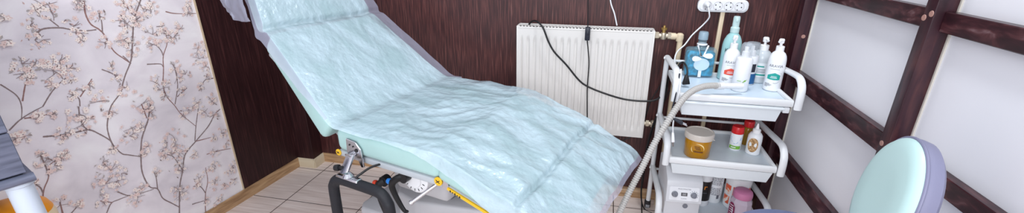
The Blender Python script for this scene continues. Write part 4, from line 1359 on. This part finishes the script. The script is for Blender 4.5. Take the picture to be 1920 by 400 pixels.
t = small_bottle('nozzle_bottle', 'white flat bottle with pointed nozzle cap and speckled oval label', (0.604, 1.690, Z2), [(0.0005, 0), (0.023, 0), (0.0255, 0.003), (0.0262, 0.06), (0.025, 0.078), (0.019, 0.088), (0.011, 0.092), (0.0005, 0.092)],
                 [(0.0005, 0.090), (0.0145, 0.090), (0.0140, 0.103), (0.007, 0.107), (0.0035, 0.124), (0.0022, 0.128), (0.0005, 0.129)], M_BOTTLEW, M_PUMPW, face_cam(0.604, 1.69, -0.1))
bm = bmesh.new()
w = wrap(0.0262, 0.044, off=0.001)
for k in range(24):
    a, b = 2 * PI * k / 24, 2 * PI * (k + 1) / 24
    polypatch(bm, w, [(0, 0), (0.019 * math.cos(a), 0.030 * math.sin(a)), (0.019 * math.cos(b), 0.030 * math.sin(b))])
obj('oval_label', bm, M_KRAFT, t)

# ------------------------------------------------------------------ lower tray
DX, DY = 0.352, 1.556
dev = thing('pedicure_machine', 'white pedicure machine with two grey knobs and small display', 'machine', (DX, DY, Z3), 0.06)
bm = bmesh.new()
prof = [(0.012, 0.0), (0.012, 0.073), (0.0, 0.077), (0.0, 0.083), (0.014, 0.147), (0.020, 0.164), (0.032, 0.174), (0.060, 0.190), (0.080, 0.2), (0.20, 0.2), (0.20, 0.0)]
prism(bm, prof, 0.136, Matrix(((0, 0, 1, -0.068), (1, 0, 0, 0), (0, 1, 0, 0), (0, 0, 0, 1))), bev=0.004, seg=2)
obj('casing', bm, mat('machine_grey_white', (206, 207, 212), 0.35), dev)
sl = math.atan2(0.014, 0.064)
PM = T(0, 0.0, 0.083) @ RX(PI / 2 - sl)    # local XY on the sloped face, +Z outwards
def pf(off): return lambda x, y: PM @ Vector((x, y, off))
bm = bmesh.new()
prism(bm, rr_poly(0.112, 0.056, 0.004), 0.0012, PM @ T(0, 0.034, 0.0002))
obj('control_panel', bm, mat('panel_white', (226, 227, 232), 0.4), dev)
for x, ang in ((-0.036, 0.4), (0.036, -0.6)):
    bm = bmesh.new()
    lathe(bm, [(0.0005, 0.001), (0.0125, 0.001), (0.012, 0.004), (0.0095, 0.005), (0.0088, 0.014), (0.0005, 0.015)], 24, PM @ T(x, 0.031, 0))
    box(bm, (0, 0.0, 0.0155), (0.0025, 0.016, 0.004), PM @ T(x, 0.031, 0) @ RZ(ang), bev=0.0008, seg=1)
    obj('knob', bm, mat('knob_grey', (120, 122, 132), 0.35) if x < 0 else bpy.data.materials['knob_grey'], dev)
bm = bmesh.new()
for k in range(7):
    a = -0.5 + k * 0.5
    lathe(bm, [(0.0005, 0.001), (0.0013, 0.001), (0.0013, 0.0017), (0.0005, 0.0018)], 8, PM @ T(0.036 + 0.0165 * math.cos(a), 0.031 + 0.0165 * math.sin(a), 0))
obj('dial_dots', bm, M_INKD, dev)
bm = bmesh.new()
prism(bm, rr_poly(0.024, 0.014, 0.001), 0.0012, PM @ T(0, 0.032, 0.001))
obj('display', bm, mat('display_grey', (92, 92, 96), 0.25), dev)
obj('display_digits', lettering('88', 0.013, fn=lambda x, y: PM @ Vector((x, y + 0.032, 0.0026))), mat('digit_grey', (170, 170, 174), 0.5), dev)
bm = lettering('PODOMASTER', 0.0075, fn=lambda x, y: PM @ Vector((x, y + 0.053, 0.0018)))
obj('name_lettering', bm, M_INKG, dev)
obj('model_lettering', lettering('CLASSIC', 0.006, fn=lambda x, y: PM @ Vector((x, y + 0.014, 0.0018))), M_INKG, dev)
bm = bmesh.new()
lathe(bm, [(0.0005, 0), (0.010, 0), (0.010, 0.003), (0.007, 0.003), (0.006, 0.001), (0.0005, 0.001)], 20, T(0.012, 0.0122, 0.058) @ RX(PI / 2))
obj('handpiece_port', bm, bpy.data.materials['knob_grey'], dev)

t = small_bottle('shampoo_bottle', 'white bottle with black label standing beside the pedicure machine', (0.452, 1.700, Z3), [(0.0005, 0), (0.028, 0), (0.0305, 0.004), (0.0305, 0.142), (0.028, 0.150), (0.0005, 0.151)],
                 [(0.0005, 0.149), (0.025, 0.149), (0.025, 0.170), (0.022, 0.174), (0.0005, 0.174)], M_BOTTLEW, M_PUMPW, face_cam(0.466, 1.68, 0.1))
bm = bmesh.new()
patch(bm, wrap(0.0305, 0.076), -0.042, 0.042, -0.048, 0.044, 20, 1, 0)
lettering('r', 0.034, bm=bm, fn=wrap(0.0305, 0.094, off=0.0012, ang0=-PI / 2 + 0.25), mi=1)
patch(bm, wrap(0.0305, 0.066, off=0.0012), 0.0, 0.016, 0.0, 0.002, 5, 1, 2)
obj('black_label', bm, [M_BLACKL, M_ORANGE, M_INKG], t)
t = small_bottle('lotion_bottle', 'white bottle covered in grey small print behind the tray lip', (0.508, 1.736, Z3), [(0.0005, 0), (0.028, 0), (0.0305, 0.004), (0.0305, 0.150), (0.028, 0.158), (0.0005, 0.159)],
                 [(0.0005, 0.157), (0.024, 0.157), (0.024, 0.176), (0.021, 0.180), (0.0005, 0.180)], M_BOTTLEW, M_PUMPW, face_cam(0.512, 1.746, 0.15))
bm = bmesh.new()
for k in range(17):
    y = 0.056 - k * 0.0062
    if 9 <= k <= 10:
        continue
    x0 = -0.022
    while x0 < 0.018:
        l = random.uniform(0.004, 0.011)
        patch(bm, wrap(0.0305, 0.084), x0, min(x0 + l, 0.022), y, y + 0.0028, 3, 1)
        x0 += l + 0.0018
obj('small_print', bm, M_INKG, t)
bm = bmesh.new()
patch(bm, wrap(0.0305, 0.03), 0.008, 0.018, -0.006, 0.012, 4, 1)
obj('barcode', bm, M_INKG, t)
t = thing('scrub_tub', 'large coral printed tub with white lid on the lowest tray', 'tub', (0.588, 1.712, Z3), face_cam(0.59, 1.7))
t.scale = (0.86, 0.86, 1.0)
bm = bmesh.new()
lathe(bm, [(0.0005, 0), (0.050, 0), (0.053, 0.004), (0.0555, 0.122), (0.0005, 0.122)], 40)
obj('tub_body', bm, M_BOTTLEW, t)
bm = bmesh.new()
for (x0, x1, y0, y1) in ((-0.060, -0.026, 0.002, 0.036), (-0.016, 0.036, 0.002, 0.036), (0.044, 0.07, 0.002, 0.036), (-0.060, -0.026, -0.040, -0.006), (-0.016, 0.036, -0.040, -0.006), (0.044, 0.07, -0.04, -0.006)):
    patch(bm, wrap(0.0555, 0.066, off=0.0008), x0, x1, y0 * 1.1, y1 * 1.2, 12, 1)
obj('printed_panels', bm, M_TUBLAB, t)
bm = bmesh.new()
lathe(bm, [(0.0005, 0.118), (0.0575, 0.118), (0.0580, 0.128), (0.0575, 0.142), (0.054, 0.146), (0.0005, 0.146)], 40)
obj('lid', bm, M_PUMPW, t)
t = thing('bath_salt_jar', 'faceted clear jar with pink lid and magenta label at the front', 'jar', (0.578, 1.612, Z3), face_cam(0.578, 1.612, 0.0))
t.scale = (0.92, 0.92, 1.0)
bm = bmesh.new()
lathe(bm, [(0.0005, 0), (0.040, 0), (0.044, 0.006), (0.044, 0.086), (0.036, 0.102), (0.034, 0.106), (0.0005, 0.106)], 10, RZ(PI / 10))
obj('jar_body', bm, mat('pinkish_clear_jar', (206, 190, 206), 0.15, alpha=0.8), t, angle=20)
bm = bmesh.new()
lathe(bm, [(0.0005, 0.104), (0.037, 0.104), (0.0385, 0.108), (0.0385, 0.122), (0.036, 0.130), (0.030, 0.134), (0.0005, 0.134)], 36)
obj('lid', bm, M_PINK, t)
bm = bmesh.new()
w = wrap(0.0445, 0.050, ang0=-PI / 2 - 0.75, off=0.001)
polypatch(bm, w, [(-0.014, -0.034), (0.014, -0.034), (0.017, -0.01), (0.015, 0.02), (0.006, 0.034), (-0.008, 0.034), (-0.016, 0.02)], 0)
w2 = wrap(0.0445, 0.050, ang0=-PI / 2 - 0.75, off=0.002)
for k in range(5):
    y = 0.022 - k * 0.010
    patch(bm, w2, -0.010 + 0.001 * k, 0.010 - 0.0015 * (k % 2), y, y + 0.0025, 4, 1, 1)
obj('magenta_label', bm, [M_MAGENTA, M_LWHITE], t)

# ------------------------------------------------------------------ hose, cords and plugs
def cord(name, pts, r, m, label, cat='cord', n=8, parent=None, seg=8):
    bm = bmesh.new()
    tube(bm, smooth_path(pts, n), r, seg)
    o = obj(name, bm, m, parent)
    if parent is None:
        tag(o, label, cat)
    return o
hp = smooth_path(HOSE, 14)
# resample evenly and rib it
res = [hp[0]]
acc = 0.0
step = 0.0016
cur = hp[0].copy()
k = 1
while k < len(hp):
    d = hp[k] - cur
    if d.length < step:
        k += 1
        continue
    cur = cur + d.normalized() * step
    res.append(cur.copy())
nres = len(res)
bm = bmesh.new()
tube(bm, res, lambda t: 0.0112 if (int(round(t * (nres - 1))) % 5) < 3 else 0.0092, 14)
for f in bm.faces:
    pass
hose = tag(obj('corrugated_hose', bm, M_HOSE, angle=25), 'grey corrugated hose arching over the trolley front to the floor', 'hose')
bm = bmesh.new()
tube(bm, [HOSE[0], (0.50, 1.625, 0.728)], 0.0105, 18)
tube(bm, [(0.40, 1.588, 0.733), (0.43, 1.602, 0.7305)], 0.013, 18)
obj('hose_cuff', bm, M_WHITE, hose)

t = thing('lamp_cord', 'thin black cord with inline switch hanging over the radiator', 'cord', (-0.077, 1.85, 0.85))
def rel(pts, o): return [Vector(p) - Vector(o) for p in pts]
cord('cord', rel(CORD_THIN_TOP, t.location), 0.0022, M_BLACK, '', parent=t)
cord('cord', rel(CORD_THIN, t.location), 0.0026, M_BLACK, '', parent=t)
bm = bmesh.new()
box(bm, (0, 0, 0), (0.022, 0.018, 0.058), bev=0.004)
box(bm, (0, -0.010, 0.004), (0.010, 0.005, 0.018), bev=0.002)
obj('inline_switch', bm, mat('dark_navy_plastic', (28, 32, 46), 0.4), t)
cord('power_cord', CORD_THICK, 0.0042, M_BLACK, 'thick black power cord drooping across the radiator front')
cord('power_cord', CORD_LOOP, 0.0026, M_BLACK, 'thin black cord looping beside the lower radiator corner')
cord('power_cord', CORD_FLOOR, 0.0032, M_BLACK, 'black cord trailing down to the floor by the trolley caster')
cord('power_cord', CORD_FLOOR2, 0.0028, M_BLACK, 'thin black cord hanging straight down the wall left of the trolley')
cord('wall_cord', CORD_WHITE, 0.003, M_WHITE, 'white cord coming down the wall behind the radiator')
t = thing('charger_cord', 'white cord plugged into the leftmost socket of the strip', 'cord', SOCKET_CORD[0])
cord('cord', rel(SOCKET_CORD, SOCKET_CORD[0]), 0.003, M_WHITE, '', parent=t)
bm = bmesh.new()
lathe(bm, [(0.0005, -0.022), (0.0135, -0.022), (0.0135, -0.012), (0.008, 0.0), (0.005, 0.006), (0.0005, 0.006)], 18, RX(PI / 2))
obj('plug', bm, M_WHITE, t)
t = thing('black_plug', 'black mains plug on a short cord hanging over the top tray', 'plug', PLUG_CORD_A[-1])
cord('cord', rel(PLUG_CORD_A, PLUG_CORD_A[-1]), 0.0036, M_BLACK, '', parent=t)
bm = bmesh.new()
hexa(bm, [Vector(p) for p in ((-0.012, -0.010, -0.034), (0.016, -0.010, -0.030), (0.016, 0.010, -0.030), (-0.012, 0.010, -0.034), (-0.006, -0.006, 0.004), (0.006, -0.006, 0.004), (0.006, 0.006, 0.004), (-0.006, 0.006, 0.004))], bev=0.003)
obj('plug_body', bm, M_BLACK, t)
def euro_plug(name, label, loc, d, m, cpts):
    t = thing(name, label, 'plug', loc)
    M = Vector(d).to_track_quat('Z', 'Y').to_matrix().to_4x4()
    bm = bmesh.new()
    hexa(bm, [M @ Vector(p) for p in ((-0.005, -0.004, -0.022), (0.005, -0.004, -0.022), (0.005, 0.004, -0.022), (-0.005, 0.004, -0.022), (-0.012, -0.006, 0.014), (0.012, -0.006, 0.014), (0.012, 0.006, 0.014), (-0.012, 0.006, 0.014))], bev=0.002)
    obj('plug_body', bm, m, t)
    for x in (-0.007, 0.007):
        bm = bmesh.new()
        tube(bm, [M @ Vector((x, 0, 0.012)), M @ Vector((x, 0, 0.032))], 0.0022, 8)
        obj('pin', bm, M_CHROME, t)
    cord('cord', [Vector(p) - Vector(loc) for p in cpts], 0.0028, m, '', parent=t)
euro_plug('white_plug', 'white two-pin plug dangling in front of the middle tray', (0.272, 1.530, 0.540), (0.12, 0, -1), M_WHITE, [(0.270, 1.530, 0.560), (0.266, 1.53, 0.60), (0.268, 1.532, 0.66), (0.272, 1.54, 0.74), (0.274, 1.58, 0.79)])
euro_plug('black_plug', 'dark two-pin plug sticking out sideways beneath the top tray', (0.284, 1.530, 0.608), (1, 0, -0.45), bpy.data.materials['dark_navy_plastic'], [(0.266, 1.530, 0.617), (0.256, 1.535, 0.64), (0.262, 1.54, 0.70), (0.268, 1.56, 0.78)])

# ------------------------------------------------------------------ master's stool
SB = Vector((0.505, 0.835, 0.0))
stool = thing('stool', 'mint upholstered swivel stool with round backrest and lavender sides', 'stool', (0.50, 1.00, 0))
M_STOOLM = mat('mint_stool_vinyl', (188, 218, 217), 0.42)
M_STOOLS = mat('lavender_stool_side', (128, 128, 154), 0.5)
BN = Vector((-0.95, 0.20, 0.15)).normalized()
bc = Vector((0.567, 0.866, 0.746)) - stool.location
up = Vector((0, 0, 1))
bx_ = up.cross(BN).normalized()
by_ = BN.cross(bx_)
BM = Matrix(((bx_.x, by_.x, BN.x, bc.x), (bx_.y, by_.y, BN.y, bc.y), (bx_.z, by_.z, BN.z, bc.z), (0, 0, 0, 1)))
R_ = 0.127
bm = bmesh.new()
lathe(bm, [(0.0005, 0.016), (R_ * 0.45, 0.0165), (R_ * 0.8, 0.017), (R_ * 0.93, 0.013), (R_ * 0.985, 0.006), (R_, 0.001)], 64, BM, sx=0.88)
bm.faces.ensure_lookup_table()
obj('backrest_pad', bm, M_STOOLM, stool)
bm = bmesh.new()
lathe(bm, [(R_, 0.001), (R_ * 1.015, -0.004), (R_ * 1.018, -0.012), (R_ * 1.0, -0.024), (R_ * 0.93, -0.031), (0.0005, -0.033)], 64, BM, sx=0.88)
obj('backrest_shell', bm, M_STOOLS, stool)
bm = bmesh.new()
tube(bm, [BM @ Vector((R_ * 1.008 * 0.88 * math.cos(a), R_ * 1.008 * math.sin(a), 0.0005)) for a in [2 * PI * k / 64 for k in range(65)]], 0.003, 8)
obj('piping', bm, M_STOOLS, stool)
SEAT = Vector((0.532, 1.02, 0.448)) - stool.location
bm = bmesh.new()
lathe(bm, [(0.0005, 0.062), (0.10, 0.060), (0.150, 0.054), (0.172, 0.044), (0.180, 0.030)], 56, T(*SEAT))
obj('seat_pad', bm, mat('blue_grey_seat', (104, 114, 150), 0.4), stool)
bm = bmesh.new()
lathe(bm, [(0.180, 0.030), (0.183, 0.018), (0.180, 0.0), (0.170, -0.008), (0.0005, -0.008)], 56, T(*SEAT))
obj('seat_side', bm, M_STOOLS, stool)
bm = bmesh.new()
tube(bm, smooth_path([SEAT + Vector((0.05, -0.05, -0.014)), SEAT + Vector((0.16, -0.13, -0.014)), SEAT + Vector((0.20, -0.165, 0.05)), BM @ Vector((0, -0.08, -0.075)), BM @ Vector((0, 0, -0.060))], 8), 0.011, 12)
obj('back_bracket', bm, M_CHROME, stool)
bm = bmesh.new()
lathe(bm, [(0.0005, 0.41), (0.014, 0.41), (0.014, 0.26), (0.025, 0.255), (0.025, 0.09), (0.035, 0.085), (0.035, 0.055), (0.0005, 0.055)], 24, T(SEAT.x, SEAT.y, 0))
obj('gas_lift', bm, M_CHROME, stool)
for k in range(5):
    a = 2 * PI * k / 5 + 0.3
    bm = bmesh.new()
    c, s = math.cos(a), math.sin(a)
    tube(bm, [(SEAT.x + c * 0.02, SEAT.y + s * 0.02, 0.075), (SEAT.x + c * 0.24, SEAT.y + s * 0.24, 0.058)], lambda t: 0.018 - 0.006 * t, 10)
    leg = obj('base_leg', bm, M_CHROME, stool)
    bm = bmesh.new()
    lathe(bm, [(0.0005, -0.011), (0.021, -0.011), (0.024, -0.006), (0.024, 0.006), (0.021, 0.011), (0.0005, 0.011)], 18, T(SEAT.x + c * 0.235, SEAT.y + s * 0.235, 0.0243) @ RZ(a) @ RX(PI / 2))
    obj('caster', bm, M_BLACK, leg)

# ------------------------------------------------------------------ grey cabinet at the left edge
CB = Vector((-1.500, 0.707, 0.0))
cab = thing('cabinet', 'grey woodgrain drawer cabinet on a white tubular leg', 'cabinet', CB, math.radians(-20))
M_GREYW = ramp_mat('grey_woodgrain', [(0.3, (78, 82, 100)), (0.5, (96, 100, 120)), (0.7, (112, 116, 136))], 10, (8, 1, 10), rough=0.5, bump=0.15)
# local: -y runs along the face towards the viewer, x = outward normal of the face, depth behind is -x
bm = bmesh.new()
box(bm, (-0.130, -0.24, 0.92), (0.24, 0.476, 0.57), bev=0.002, seg=1)
obj('carcass', bm, M_GREYW, cab)
for z0, z1 in ((0.638, 0.753), (0.757, 0.975), (0.979, 1.20)):
    bm = bmesh.new()
    box(bm, (-0.005, -0.241, (z0 + z1) / 2), (0.016, 0.480, z1 - z0), bev=0.0015, seg=1)
    obj('drawer_front', bm, M_GREYW, cab)
bm = bmesh.new()
tube(bm, [(0.004, 0.009, 0.622), (0.004, -0.49, 0.622)], 0.0125, 16)
box(bm, (-0.13, -0.235, 0.620), (0.26, 0.49, 0.020), bev=0.003)
obj('bottom_rail', bm, M_GREYW, cab)
M_LEGW = mat('bluish_white_leg', (206, 216, 230), 0.3)
for x, y in ((-0.030, -0.022), (-0.035, -0.45), (-0.215, -0.45)):
    bm = bmesh.new()
    lathe(bm, [(0.0005, 0.0), (0.030, 0.0), (0.030, 0.008), (0.027, 0.012), (0.027, 0.596), (0.033, 0.600), (0.033, 0.612), (0.0005, 0.612)], 32, T(x, y, 0))
    obj('leg', bm, M_LEGW, cab)

# cream and orange pouffe behind the cabinet leg
pf_ = thing('pouffe', 'cream pouffe with orange top behind the white cabinet leg', 'pouffe', (-1.662, 0.704, 0))
M_CREAM = mat('cream_vinyl', (236, 216, 182), 0.4)
M_ORG = mat('orange_vinyl', (238, 150, 24), 0.4)
bm = bmesh.new()
lathe(bm, [(0.0005, 0.0), (0.075, 0.0), (0.085, 0.02), (0.092, 0.25), (0.096, 0.40), (0.096, 0.445), (0.093, 0.466)], 48)
obj('body', bm, M_CREAM, pf_)
bm = bmesh.new()
lathe(bm, [(0.093, 0.466), (0.086, 0.486), (0.070, 0.499), (0.04, 0.507), (0.0005, 0.509)], 48)
obj('top_cushion', bm, M_ORG, pf_)
